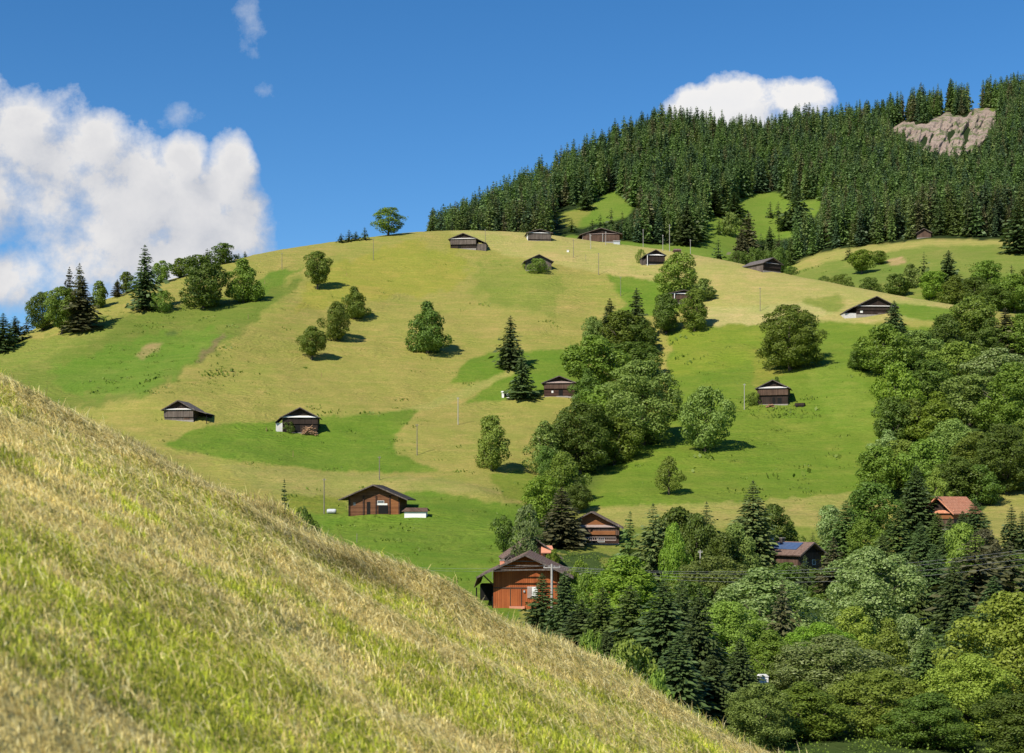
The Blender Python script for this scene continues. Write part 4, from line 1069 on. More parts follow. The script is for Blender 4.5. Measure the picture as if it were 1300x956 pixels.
# ------------------------------------------------------------------ timber barns and houses
def barn(name, label, cat, px, base, wpx, hpx, depth, yaw=0, eave=.55, lower='log_dark', upper='plank_brown', split=.5, gable='plank_dark',
         roof='shingle', pent=None, pent_t=.14, lean=None, side=None, Y=None, far=False, openings=(), chimney=None, over=1.0, osx=.07, group=None, proj=.25, found=True, bury=.1, posts=None, pent_z=0.0):
    x, y, z = (on_far if far else on_hill)(px, base, Y)
    s = y/F; w = wpx*s; H = hpx*s; he = H*eave
    root = bpy.data.objects.new(name, None); C.objects.link(root); root.location = (x, y, z-bury*s); root.rotation_euler = (0, 0, radians(yaw)); root.empty_display_size = 1
    tag(root, label, cat, group)
    ww = w*(1-2*osx); hw = ww/2; rise = H-he; k = rise/(w/2); rt = .2
    topw = he+k*(w/2-hw)-.04                      # wall top under the roof
    hs = topw*split if upper else topw
    mb = MB(); mb.box(-hw, hw, 0, depth, -2.5, hs); mb.build('wall', M[lower], root)
    if upper:
        mb = MB(); mb.box(-hw-.06, hw+.06, -proj, depth+.05, hs+.002, topw); mb.build('upper_wall', M[upper], root)
    apex = H-rt-.06
    mb = MB(); mb.prism([(-hw+.1, topw+.002), (hw-.1, topw+.002), (.1, apex), (-.1, apex)], (-proj+.3 if upper else .02), depth-.02)
    mb.build('gable', M[gable], root)
    mb = MB()
    for sg in (-1, 1):
        q = [(0, -over, H), (0, depth+over*.6, H), (sg*w/2, depth+over*.6, he), (sg*w/2, -over, he)]
        if sg > 0: q = q[::-1]
        q = [(p[0]+(0 if p[0] else sg*.004), p[1], p[2]) for p in q]
        mb.slab(q, rt)
    rf = mb.build('roof', M[roof], root)
    mb = MB(); t = .26
    for sg in (-1, 1):
        mb.prism([(sg*.004, H+.02), (sg*(w/2+.02), he+.02), (sg*(w/2+.02), he-t), (sg*.004, H-t)][::sg], -over-.07, -over-.003)
    mb.build('barge_board', M['plank_grey'] if roof != 'tile_red' else M['tile_red'], rf)
    mb = MB()                                       # purlin ends under the overhang
    for fx in (-.62, 0, .62):
        zz = H-abs(fx)*(w/2)*k-rt-.14; mb.box(fx*w/2-.09, fx*w/2+.09, -over+.08, 0.02, zz-.1, zz+.09)
    mb.build('purlin', M['plank_dark'], rf)
    if pent:
        pent_t = pent_t*.62; zp = topw+pent_z; yo = -(proj if upper else 0)
        mb = MB(); d = max(.4, 1.5*pent_t)
        mb.slab([(-hw-.12, yo-d, zp-.2), (hw+.12, yo-d, zp-.2), (hw+.02, yo+.3, zp+pent_t*1.3), (-hw-.02, yo+.3, zp+pent_t*1.3)], pent_t*.9)
        mb.build('pent_roof', M[pent], root)
    if found:
        mb = MB(); mb.box(-hw-.08, hw+.08, -.1, depth+.1, -2.6, .22*min(1, H/6)); mb.build('foundation', M['stone'], root)
    if lean:
        for (sd, lw, z1, mat, opn) in lean:           # lean-to carrying the roof slope down
            lwm = lw*s; x0 = sd*(w/2-.05); x1 = sd*(w/2+lwm); zb = z1*s
            e = MB(); q = [(x0, -over*.4, he-.03), (x0, depth*.85, he-.03), (x1, depth*.85, zb), (x1, -over*.4, zb)]
            if sd > 0: q = q[::-1]
            e.slab(q, .14); lo = e.build('lean_to', M[roof], root)
            e = MB(); xa, xb = sorted((sd*hw*1.005, x1-sd*.2))
            if opn:
                e.box(xa, xb, depth*.55, depth*.8, -2, zb-.18)
                for xp in (xa+.1, xb-.1):
                    e2 = MB(); e2.box(xp-.09, xp+.09, .3, .48, -2, zb-.16); e2.build('post', M[mat], lo)
            else: e.box(xa, xb, .35, depth*.8, -2, zb-.18)
            e.build('lean_wall', M[mat], lo)
    for op in openings:
        kind, fx, z0, fw, z1, mat = op[:6]
        up = z0*H >= hs*.98 and upper
        yo = (-proj if up else 0)-.03
        if z0*H > topw*.99: yo = (-proj+.3 if upper else .02)-.03
        mb = MB(); mb.box(fx*hw-fw*hw, fx*hw+fw*hw, yo, yo+.1, z0*H, z1*H)
        o = mb.build(kind, M[mat], root)
        if kind == 'window' and fw*hw > .3:
            fr = MB(); a, b_, c, d = fx*hw-fw*hw, fx*hw+fw*hw, z0*H, z1*H; t = .07
            fr.box(a-t, a, yo-.03, yo+.1, c-t, d+t); fr.box(b_, b_+t, yo-.03, yo+.1, c-t, d+t)
            fr.box(a, b_, yo-.03, yo+.1, d, d+t); fr.box(a, b_, yo-.03, yo+.1, c-t, c)
            fr.build('frame', M['white'], o)
    if side:
        for (sd, mat) in side:
            mb = MB(); xx = sd*(hw+.07); a, b_ = sorted((xx, xx+sd*.05)); mb.box(a, b_, .05, depth-.05, -1.5, topw*.98); mb.build('side_cladding', M[mat], root)
    if chimney:
        for (fx, fy, h, mat) in chimney:
            zz = H-abs(fx)*(w/2)*k; mb = MB(); mb.box(fx*w/2-.35, fx*w/2+.35, fy*depth-.3, fy*depth+.3, zz-.8, zz+h)
            ch = mb.build('chimney', M[mat], rf); mb = MB(); mb.box(fx*w/2-.45, fx*w/2+.45, fy*depth-.4, fy*depth+.4, zz+h+.002, zz+h+.12); mb.build('chimney_cap', M['stone'], ch)
    if posts:
        for fx, mat in posts:
            mb = MB(); mb.box(fx*hw-.13, fx*hw+.13, -over*.7-.13, -over*.7+.13, -1.5, topw); mb.build('post', M[mat], root)
    return root, dict(w=w, H=H, hw=hw, he=he, topw=topw, s=s, depth=depth, hs=hs, k=k)

gb = 'timber barns on the meadows'
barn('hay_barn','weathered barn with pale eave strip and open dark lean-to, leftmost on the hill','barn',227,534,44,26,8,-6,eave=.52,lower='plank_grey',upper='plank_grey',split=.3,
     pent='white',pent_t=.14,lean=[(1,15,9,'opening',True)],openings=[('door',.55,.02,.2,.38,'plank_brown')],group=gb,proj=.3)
barn('hay_barn','dark barn with bright white eave strip and timber heap before it','barn',381,550,51,33,8,4,eave=.60,lower='plank_dark',upper='plank_dark',split=.55,roof='shingle_dark',
     pent='white',pent_t=.26,lean=[(-1,6,14,'tin',False)],side=[(-1,'tin')],openings=[('door',-.15,.0,.14,.4,'opening')],group=gb)
rc, dc = barn('log_barn','brown log barn with wide dark roof beside a low white trough','barn',475,653,88,38,11,-4,eave=.5,lower='log_brown',upper=None,gable='log_brown',roof='shingle_dark',over=1.5,osx=.13,
     openings=[('door',-.22,.0,.07,.42,'opening'),('window',-.78,.30,.05,.40,'glass'),('hatch',.36,.02,.2,.30,'opening'),('shutter',.3,.31,.22,.37,'white'),('window',.26,.38,.12,.45,'glass')],group=gb,found=False)
for fx in (-.985, -.42, .08, .62, .985):              # projecting log ends and corner posts
    mb = MB(); mb.box(fx*dc['hw']-.14, fx*dc['hw']+.14, -.2, 0.0, -1, dc['topw']*(1 if abs(fx) > .9 else 1.0))
    mb.build('corner_log', M['log_dark'], rc)
mb = MB(); mb.box(.66*dc['hw'], .96*dc['hw'], -.12, -.001, -1, dc['topw']*.98); mb.build('board_panel', M['log_orange'], rc)
barn('hay_barn','barn with reddish log base and pale brown upper boards right of a dark spruce','barn',710,504,45,27,8,-5,eave=.66,lower='log_dark',upper='plank_brown',split=.56,pent='tin_pink',pent_t=.28,
     openings=[('window',-.45,.2,.06,.3,'white'),('door',.1,.05,.14,.33,'opening'),('sill',.2,.0,.4,.05,'stone')],group=gb,proj=.4)
barn('hay_barn','two storey barn with boarded loft on the right hand pasture','barn',981,514,44,32,9,-15,eave=.66,lower='plank_dark',upper='plank_brown',split=.55,pent='tin',pent_t=.26,
     openings=[('door',.08,.0,.1,.3,'opening'),('door',.45,.0,.14,.28,'opening')],group=gb,proj=.45)
barn('hay_barn','grey barn with stepped pent roof and side shed on the hilltop meadow','barn',588,316,38,20,9,-6,eave=.62,lower='plank_dark',upper='plank_grey',split=.42,pent='tin',pent_t=.22,
     lean=[(1,11,7,'plank_grey',False)],openings=[('door',-.3,.0,.12,.25,'opening')],group=gb,proj=.5)
barn('hay_barn','small dark barn with white strip right below the skyline forest','barn',685,306,34,15,8,6,eave=.68,lower='plank_dark',upper='plank_grey',split=.2,pent='white',pent_t=.24,side=[(-1,'white')],
     roof='shingle_dark',openings=[('door',.1,.0,.3,.28,'opening')],group=gb)
barn('ruined_hut','collapsing grey hut overgrown by a bush on the hilltop meadow','hut',684,343,38,20,7,8,eave=.55,lower='plank_grey',upper=None,roof='shingle',gable='plank_grey',group=gb)
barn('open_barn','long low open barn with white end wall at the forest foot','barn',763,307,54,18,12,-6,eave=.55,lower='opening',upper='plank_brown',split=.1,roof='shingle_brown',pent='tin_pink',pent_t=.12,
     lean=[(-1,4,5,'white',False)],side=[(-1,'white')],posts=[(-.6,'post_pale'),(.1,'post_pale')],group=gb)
barn('hay_barn','little dark barn with white eave strip and white posts beside a bright bush','barn',832,336,28,19,7,8,eave=.62,lower='opening',upper='plank_dark',split=.3,roof='shingle_dark',pent='white',pent_t=.3,
     lean=[(-1,4,8,'plank_grey',False)],posts=[(-.9,'white')],group=gb)
barn('hay_barn','barn turned sideways with pale planked end, at the crest of the tan slope','barn',980,345,34,18,13,32,eave=.55,lower='plank_dark',upper='plank_dark',split=.4,roof='shingle',pent='tin',pent_t=.12,
     side=[(-1,'plank_grey')],group=gb)
barn('hay_barn','wide dark barn with long low side roof behind a small spruce on the tan slope','barn',1112,400,58,24,12,4,eave=.42,lower='plank_dark',upper='plank_dark',split=.5,roof='shingle_dark',pent='tin',pent_t=.16,
     lean=[(-1,12,3,'tin',False)],openings=[('door',-.75,.12,.07,.36,'white'),('hatch',.3,.06,.2,.12,'plank_grey')],group=gb)
barn('hay_barn','barn almost hidden behind a pair of leafy trees, only its pale eave showing','barn',868,385,40,17,8,6,eave=.72,lower='plank_dark',upper='plank_brown',split=.4,roof='shingle_dark',pent='white',pent_t=.22,
     posts=[(-.72,'white')],group=gb,Y=None)
barn('field_hut','tiny grey brown hut at the forest edge on the upper right meadow','hut',1173,305,20,12,7,-16,eave=.5,lower='plank_brown',upper=None,roof='shingle_brown',gable='plank_brown',far=True,group=gb)
# valley houses
ro, do = barn('farmhouse','brown farmhouse with balcony and orange lit gable under the ravine trees','house',751,691,80,42,12,-5,eave=.5,lower='log_dark',upper='plank_brown',split=.5,roof='shingle_brown',pent='tin_pink',pent_t=.22,over=1.6,
     gable='log_orange',openings=[('window',-.1,.08,.12,.2,'glass'),('window',.35,.08,.12,.2,'glass'),('door',.12,.02,.07,.2,'opening')],group='houses in the valley',proj=.7)
mb = MB(); mb.box(-do['hw']*.1, do['hw']*.9, -1.5, -.72, do['hs']*.42, do['hs']*.5)
for i in range(15): xx = -do['hw']*.1+do['hw']*i/14.0; mb.box(xx-.04, xx+.04, -1.48, -1.42, do['hs']*.5, do['hs']*.78)
mb.box(-do['hw']*.1, do['hw']*.9, -1.54, -1.36, do['hs']*.78, do['hs']*.84); mb.build('balcony', M['tin_pink'], ro)
mb = MB(); mb.box(-do['hw']*.05, do['hw']*.88, -.76, -.705, do['hs']+.1, do['hs']+(do['topw']-do['hs'])*.45); mb.build('loft_panel', M['log_orange'], ro)
rp, dp = barn('chalet','dark chalet with long brown roof and small red porch roof beside olive tree','house',676,707,76,42,9,5,eave=.34,lower='log_dark',upper=None,roof='shingle_brown',gable='log_dark',over=1.2,osx=.14,Y=252,
     openings=[('window',-.05,.42,.1,.55,'glass'),('shutter',.12,.42,.05,.55,'shutter'),('window',.05,.1,.1,.24,'glass'),('shutter',.24,.1,.05,.24,'shutter')],group='houses in the valley')
mb = MB(); mb.slab([(dp['hw']*.35, -1.7, dp['H']*.52), (dp['hw']*.98, -1.7, dp['H']*.52), (dp['hw']*.9, -.2, dp['H']*.72), (dp['hw']*.4, -.2, dp['H']*.72)], .14); pr = mb.build('porch_roof', M['pink'], rp)
mb = MB()
for fx in (.4, .93): mb.box(dp['hw']*fx-.09, dp['hw']*fx+.09, -1.5, -1.32, -1, dp['H']*.52)
mb.build('post', M['plank_red'], pr)
barn('cottage','low house with grey roof and square chimney behind green bushes','house',727,722,48,24,9,-9,eave=.45,lower='plank_brown',upper=None,roof='shingle',gable='plank_dark',Y=228,chimney=[(.42,.3,1.1,'stone')],group='houses in the valley',over=.9)
barn('pink_roofed_shed','low shed with pinkish tiled roof behind the lime tree','shed',772,716,26,11,5,70,eave=.5,lower='cream',upper=None,roof='pink',gable='cream',Y=224,group='houses in the valley',over=.4)
barn('cream_shed','narrow cream walled shed with brown roof behind the red brown barn','shed',648,724,17,38,3.4,-8,eave=.72,lower='cream',upper=None,roof='shingle_brown',gable='cream',Y=236,group='houses in the valley',over=.5)
# the red-brown barn
rr, dr = barn('red_barn','large red brown boarded barn with wide roof behind the mown brow','barn',667,784,122,70,16,-3,eave=.59,lower='plank_red',upper=None,gable='plank_red',roof='shingle_brown',over=2.2,osx=.165,Y=212,
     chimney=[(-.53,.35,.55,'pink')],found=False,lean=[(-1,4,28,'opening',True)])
H_, hw_, s_ = dr['H'], dr['hw'], dr['s']
mb = MB(); mb.box(-hw_*.46, -hw_*.12, -.06, .02, .45, H_*.36); dd = mb.build('door', M['plank_red'], rr)
mb = MB()
for a in (-.47, -.125): mb.box(hw_*a-.06, hw_*a+.06, -.10, .02, .4, H_*.37)
mb.box(-hw_*.99, hw_*.99, -.09, .02, H_*.37, H_*.37+.16); mb.build('door_frame', M['plank_brown'], dd)
mb = MB(); mb.box(-hw_*.5, -hw_*.02, -.25, .01, -2.5, .4); mb.build('threshold', M['pink'], rr)
mb = MB(); mb.box(hw_*.06, hw_*.38, -.10, .02, H_*.20, H_*.40); sg = mb.build('notice_board', M['white'], rr)
mb = MB(); mb.box(hw_*.06, hw_*.20, -.125, -.102, H_*.205, H_*.395); mb.build('faded_panel', M['tin_pink'], sg)
mb = MB(); mb.box(-hw_*.06, -hw_*.01, -.2, .0, H_*.30, H_*.335); mb.build('lamp', M['shutter'], rr)
for kk in range(3):
    mb = MB(); zz = dr['topw']-.1+kk*.62; ex = hw_*(1.05-kk*.22); mb.box(-ex, ex, -2.0+.3*kk, -1.86+.3*kk, zz, zz+.16); mb.build('tie_beam', M['plank_grey'], rr)
mb = MB()
for sgx in (-1, 1): mb.tube([(sgx*hw_*.99, -.1, dr['topw']-2.4), (sgx*hw_*1.3, -1.7, dr['topw']-.75)], .1, 6)
mb.build('roof_brace', M['plank_brown'], rr)
rs, ds = barn('solar_house','wooden house with solar panels on its left roof slope among valley trees','house',1028,724,52,36,11,36,eave=.55,lower='plank_brown',upper=None,gable='plank_dark',roof='shingle_brown',Y=246,over=1.1,osx=.09,
     chimney=[(-.35,.72,1.3,'white'),(-.12,.55,.8,'shingle_dark')],openings=[('window',-.4,.2,.12,.36,'glass'),('window',.35,.2,.12,.36,'glass')],group='houses in the valley')
mb = MB(); w2, k2 = ds['w']/2, ds['k']
q = [(-.12*w2, .1*11, 0), (-.12*w2, .62*11, 0), (-.62*w2, .62*11, 0), (-.62*w2, .1*11, 0)]
mb.slab([(a, b_, ds['H']-abs(a)*k2+.14) for a, b_, _ in q], .08); mb.build('solar_panel', M['solar'], rs)
mb = MB(); mb.box(-ds['hw']-.05, -ds['hw']-.001, .3, 10.5, .1, .9); mb.build('plaster_base', M['stone'], rs)
barn('red_roofed_house','house with bright red tiled roof half hidden by dark spruces','house',1192,676,46,42,12,-42,eave=.48,lower='plank_brown',upper='log_orange',split=.6,gable='plank_dark',roof='tile_red',pent='tile_red',pent_t=.32,over=1.2,Y=284,
     group='houses in the valley')
# ------------------------------------------------------------------ small things
def small(name, label, cat, px, base, Y=None, yaw=0, far=False, group=None):
    x, y, z = (on_far if far else on_hill)(px, base, Y)
    e = bpy.data.objects.new(name, None); C.objects.link(e); e.location = (x, y, z); e.rotation_euler = (0, 0, radians(yaw)); tag(e, label, cat, group)
    return e, y/F
e, s = small('water_trough', 'low white trough shed with brown plank roof beside the log barn', 'shed', 527, 657, yaw=-8)
mb = MB(); mb.box(-14*s, 14*s, 0, 1.6, -1, 8*s); mb.build('wall', M['white'], e)
mb = MB(); mb.slab([(-17*s, -.35, 8*s), (17*s, -.35, 8*s), (14.5*s, 1.0, 12.5*s), (-13*s, 1.0, 12.5*s)], .12); mb.slab([(-13*s, 1.0, 12.5*s), (14.5*s, 1.0, 12.5*s), (17*s, 2.0, 9*s), (-17*s, 2.0, 9*s)], .12); mb.build('roof', M['plank_brown'], e)
e, s = small('white_cabinet', 'small white box with open front beside the dark spruce', 'cabinet', 642, 505, yaw=-6)
mb = MB(); mb.box(-5*s, -2.2*s, 0, 1.2, -.6, 7*s); mb.box(1.0*s, 5*s, 0, 1.2, -.6, 6*s); mb.box(-2.2*s, 1.0*s, .7, 1.2, -.6, 6*s); mb.build('body', M['white'], e)
mb = MB(); mb.slab([(-6*s, -.25, 7.4*s), (2*s, -.25, 7.4*s), (2*s, 1.3, 9*s), (-6*s, 1.3, 9*s)], .15); mb.build('lid', M['white'], e)
mb = MB(); mb.box(-2.1*s, .95*s, .6, .69, -.5, 5.6*s); mb.build('recess', M['opening'], e)
e, s = small('electric_cabinet', 'white metal cabinet showing among the trees at the bottom border', 'cabinet', 969, 905, Y=115)
mb = MB(); mb.box(-6.5*s, 6.5*s, 0, .5, -.5, 39*s); bd = mb.build('body', M['white'], e)
mb = MB(); mb.prism([(-7.4*s, 39*s+.002), (7.4*s, 39*s+.002), (5*s, 41.5*s), (-5*s, 41.5*s)], -.06, .56); mb.build('lid', M['white'], e)
mb = MB(); mb.box(-.4*s, .4*s, -.02, -.001, 2*s, 37*s); mb.build('door_seam', M['shutter'], bd)
# silage bale: a lathe with a sagging wrap
def bale(px, base, lab):
    e, s = small('silage_bale', lab, 'bale', px, base)
    mb = MB(); n = 14; r = 3.4*s; L = 12*s; vs = []
    prof = [(0, .0), (.02, .75), (.08, .95), (.3, 1.02), (.55, .98), (.8, 1.0), (.93, .9), (1, .6)]
    for u, q in prof:
        for j in range(n):
            a = 2*pi*j/n; vs.append((-L/2+u*L, q*r*cos(a)*1.05, r*.92+q*r*sin(a)*.92))
    fs = [(i*n+j, i*n+(j+1) % n, (i+1)*n+(j+1) % n, (i+1)*n+j) for i in range(len(prof)-1) for j in range(n)]+[tuple(range(n-1, -1, -1)), tuple((len(prof)-1)*n+j for j in range(n))]
    mb.add(vs, fs); mb.build('wrap', M['wrap'], e)
bale(421, 652, 'grey white wrapped bale lying left of the log barn')
# timber heap: crossed beams
e, s = small('timber_heap', 'heap of reddish timber in front of the barn with white eave', 'timber heap', 393, 552)
mb = MB()
for i in range(46):
    u = random.uniform(-1, 1); h = (1-u*u)*random.random(); a = random.gauss(0, .35)
    p = np.array([u*7.5*s, random.uniform(-1.2, .6), h*9*s+.1]); d = np.array([cos(a), .35*random.gauss(0, 1), .35*random.gauss(0, 1)])*random.uniform(.6, 1.3)
    mb.tube([p-d, p+d], random.uniform(.07, .16), 5)
mb.build('beams', M['timber_pale'], e)
e, s = small('firewood_heap', 'reddish heap of firewood at the foot of the barn on the pasture', 'timber heap', 978, 517)
mb = MB()
for i in range(30):
    u = random.uniform(-1, 1); p = np.array([u*5*s, random.uniform(-.6, .4), (1-u*u)*random.random()*3.6*s]); a = random.gauss(0, .5); d = np.array([cos(a), sin(a)*.6, .2*random.gauss(0, 1)])*.45
    mb.tube([p-d, p+d], random.uniform(.08, .16), 5)
mb.build('logs', M['timber_pale'], e)
e, s = small('dark_trailer', 'low dark trailer standing right of the barn on the pasture', 'trailer', 1015, 517, yaw=-24)
mb = MB(); mb.box(-6*s, 6*s, 0, 1.6, 2*s, 5.4*s); mb.box(-9*s, -6*s, .7, .9, 2*s, 2.6*s); mb.build('body', M['plank_dark'], e)
for sx in (-3.5, 3.5):
    mb = MB(); mb.tube([(sx*s, -.1, 1.3*s), (sx*s, .1, 1.3*s)], 1.5*s, 10); mb.build('wheel', M['opening'], e)
e, s = small('grey_shed', 'small pale grey shed at the right end of the long open barn', 'shed', 783, 310)
mb = MB(); mb.box(-4*s, 4*s, 0, 2, -1, 4*s); mb.build('wall', M['wrap'], e)
mb = MB(); mb.slab([(-4.6*s, -.3, 4*s), (4.6*s, -.3, 4*s), (4.6*s, 2.3, 5.6*s), (-4.6*s, 2.3, 5.6*s)], .14); mb.build('roof', M['tin'], e)
e, s = small('bee_hut', 'small dark hut between the poles on the tan crest', 'hut', 860, 321)
mb = MB(); mb.box(-4.5*s, 4.5*s, 0, 3, -1, 3.6*s); mb.build('wall', M['plank_brown'], e)
mb = MB(); mb.slab([(-5.4*s, -.4, 3.4*s), (5.4*s, -.4, 3.4*s), (4*s, 1.5, 6*s), (-4*s, 1.5, 6*s)], .15); mb.slab([(-4*s, 1.5, 6*s), (4*s, 1.5, 6*s), (5.4*s, 3.4, 3.4*s), (-5.4*s, 3.4, 3.4*s)], .15); mb.build('roof', M['shingle_brown'], e)
e, s = small('milk_box', 'tiny white box on the hilltop meadow left of a pole', 'box', 721, 320)
mb = MB(); mb.box(-1.4*s, 1.4*s, 0, .8, -.3, 2.6*s); mb.build('body', M['white'], e); mb = MB(); mb.slab([(-1.7*s, -.1, 2.7*s), (1.7*s, -.1, 2.7*s), (1.7*s, .9, 3.1*s), (-1.7*s, .9, 3.1*s)], .08); mb.build('lid', M['tin'], e)

# rank weeds and tussocks dotted over the pastures
def tussocks():
    rng = np.random.default_rng(17); Ps, Ns, Ls, As = [], [], [], []
    zones = [((110,300),(390,500),170), ((300,900),(330,640),150), ((850,1110),(420,640),150), ((930,1040),(505,530),60), ((430,690),(640,740),60), ((200,560),(530,600),40), ((1010,1260),(325,370),40)]
    for (a0, a1), (b0, b1), n in zones:
        for _ in range(n):
            px, py = rng.uniform(a0, a1), rng.uniform(b0, b1)
            far = px > 1005 and py < 372
            if not far and py < cv(SKY_PY, px)+8: continue
            if far and (py > cv(SKY_PY, px)-3 or not inpoly(px, py, MEADOW2)): continue
            x, y, z = (on_far if far else on_hill)(px, py); r = rng.gamma(2, .22)+.12
            k = rng.integers(6, 18)
            q = rng.normal(0, r, (k, 2)); X = x+q[:, 0]*1.6; Yq = y+q[:, 1]
            Z = (far_z if far else hill_z)(X, Yq)
            h = r*rng.uniform(.35, .9, k)
            Ps.append(np.stack([X, Yq, Z+h*.4], -1)); Ns.append(unit(rng.normal(size=(k, 3))+np.array([0, -.8, .3]))); Ls.append(h); As.append(unit(rng.normal(size=(k, 3))*.5+np.array([0, 0, 1.0])))
    P, Nn, L, A_ = map(np.concatenate, (Ps, Ns, Ls, As))
    V, f = kites(P, Nn, L, L*.7, rng, A_)
    return new_mesh('tussocks', V, f, [M['leaf']])
tag(link('tussocks', tussocks()), 'scattered tussocks and weeds dotted over the pastures', 'weeds', kind='stuff')
# ------------------------------------------------------------------ poles, wires, stakes
def pole(px, base, top, label, mat='post', arm=False, Y=None, r=.11, far=False):
    x, y, z = (on_far if far else on_hill)(px, base if base is not None else 0, Y); h = (ZC+(HY-top)/F*y)-z
    e = bpy.data.objects.new('utility_pole', None); C.objects.link(e); e.location = (x, y, z); tag(e, label, 'pole', 'wooden poles')
    mb = MB(); mb.tube([(0,0,-.8),(0,0,h*.5),(0,0,h)], [r*1.25, r, r*.8], 7); mb.build('pole', M[mat], e)
    mb = MB()
    if arm:
        mb.box(-1.1, 1.1, -.08, .08, h-.55, h-.40)
    else: mb.box(-.35, .35, -.05, .05, h-.45, h-.33)
    a = mb.build('crossarm', M[mat], e)
    mb = MB()
    for xx in ((-1, -.35, .35, 1) if arm else (-.3, .3)):
        mb.tube([(xx, 0, h-.41 if arm else h-.34), (xx, 0, h-.2 if arm else h-.16)], [.05, .03], 6)
    mb.build('insulator', M['shutter'], a)
    return e, h
for px, bs, tp, mt, lb in (
  (474,330,303,'post','slim pole on the yellow meadow under the hilltop tree'),
  (358,341,321,'post','slim pole on the left shoulder of the hilltop'),
  (616,308,291,'post','slim pole right beside the grey hilltop barn'),
  (728,327,304,'post','slim pole on the hilltop meadow below the long open barn'),
  (750,316,298,'post_pale','pale pole directly before the long open barn, left one'),
  (769,311,294,'post_pale','pale pole directly before the long open barn, right one'),
  (760,349,321,'post','slim pole above the corner of the bright green field'),
  (788,376,351,'post','slim pole standing in the small bright green field'),
  (816.5,314,291,'post_pale','pale pole above the bush and little dark barn'),
  (841.5,318,298,'post_pale','pale pole left of the tallest one near the dark hut'),
  (850,319,285,'post_pale','tallest pale pole near the dark hut on the crest'),
  (876.5,328,304,'post_pale','pale pole at the crest in front of the big clearing'),
  (965,395,365,'post','slim pole in the middle of the tan slope'),
  (945,520,487,'post_pale','pale pole left of the barn on the right hand pasture'),
  (581.5,539,504,'post_pale','pale pole in the middle of the lower hay meadow'),
  (529.5,578,538,'post','dark slim pole right of the green field'),
  (481.7,609,579,'post','dark slim pole on the hay strip above the log barn'),
  (411.5,652,607,'post','dark slim pole left of the log barn')):
    pole(px, bs, tp, lb, mt)
for px, Y, tp, lb in ((860,224,697,'wooden pole before the dark round tree in the valley'),(889,226,698,'short wooden pole right of the dark round tree in the valley')):
    pole(px, None, tp, lb, 'post_pale', Y=Y, r=.13)
pA, hA = pole(700.5, None, 716, 'pale grey pole with crossarm in front of the red brown barn', 'post_pale', True, Y=186, r=.17)
pB, hB = pole(1480, None, 668, 'pole beyond the right border carrying the wires', 'post_pale', True, Y=172, r=.17)
pC, hC = pole(380, None, 700, 'pole behind the mown slope carrying the wires', 'post_pale', True, Y=215, r=.15)
def wire(p, q, sag, r, label, n=28):
    pts = []
    for i in range(n+1):
        t = i/n; pts.append((p[0]+(q[0]-p[0])*t, p[1]+(q[1]-p[1])*t, p[2]+(q[2]-p[2])*t-sag*4*t*(1-t)))
    mb = MB(); mb.tube(pts, r, 4); o = mb.build('power_line', M['wire']); tag(o, label, 'wire', 'overhead wires')
A = np.array(pA.location); Bv = np.array(pB.location); Cv = np.array(pC.location)
for i, (xx, nm, dz) in enumerate(((-1, 'rearmost', .0), (-.35, 'second', -.1), (.35, 'third', -.55), (1, 'lowest', -1.0))):
    wire(A+np.array([xx*.5, -.3*i, hA-.2+dz*.4]), Bv+np.array([xx, -.5*i, hB-.2+dz*1.1]), 2.6+.25*i, .015, f'{nm} of the four wires crossing the valley wood to the right border')
for i, (xx, nm) in enumerate(((-.5, 'upper'), (.5, 'lower'))):
    wire(Cv+np.array([xx, 0, hC-.25-.3*i]), A+np.array([xx*.5, .2, hA-.2-.4*i]), 1.2, .012, f'{nm} of the two wires passing the roof of the red brown barn')
def stake(px, base, hpx, label, mat='timber_pale'):
    x, y, z = on_hill(px, base); h = hpx*y/F
    mb = MB(); mb.tube([(0,0,-.3),(.02,0,h*.6),(.03,.01,h)], [.07,.065,.05], 6); mb.box(-.05, .09, -.06, .06, h*.72, h*.8)
    tag(mb.build('fence_stake', M[mat], loc=(x, y, z)), label, 'stake', 'fence stakes')
for a in ((470,472,5,'pale stake on the hay meadow below the big egg shaped tree'),(408,479,5,'pale stake at the end of the dark grass line below the small lone tree'),
          (315,405,6,'pale stake at the edge of the grass rib below the pointed tree'),(743.5,331,8,'dark short stake on the tan hilltop','post'),
          (336,361,6,'stake on the left shoulder above the pointed tree'),(372,580,8,'thin stake in the bright green field below the barn'),
          (453,689,12,'dark stake on the green field below the log barn','post'),(625,735,13,'dark stake left of the roof of the red brown barn','post'),
          (440,350,4,'stake on the yellow meadow'),(338,548,6,'stake left of the barn with white eave')): stake(*a)

# ------------------------------------------------------------------ sky with clouds
w = bpy.data.worlds.new('World'); sc.world = w; w.use_nodes = True; nt = w.node_tree
bg = nt.nodes['Background']
sky = nt.nodes.new('ShaderNodeTexSky'); sky.sky_type = 'NISHITA'; sky.sun_disc = False
sky.sun_elevation = SUN_EL; sky.sun_rotation = math.atan2(-SHX, -SHY) % (2*pi)
sky.altitude = 1500; sky.air_density = 1.0; sky.dust_density = .3; sky.ozone_density = 4.0
hs = nt.nodes.new('ShaderNodeHueSaturation'); hs.inputs['Saturation'].default_value = SKY_SAT; hs.inputs['Value'].default_value = SKY_VAL; hs.inputs['Hue'].default_value = .5
nt.links.new(sky.outputs[0], hs.inputs['Color'])
tc = nt.nodes.new('ShaderNodeTexCoord'); s = nt.nodes.new('ShaderNodeSeparateXYZ'); nt.links.new(tc.outputs['Generated'], s.inputs[0])
yy = math_(nt, 'MAXIMUM', s.outputs[1], .05)
u = math_(nt, 'DIVIDE', s.outputs[0], yy); v = math_(nt, 'DIVIDE', s.outputs[2], yy)     # tangent of bearing and of elevation
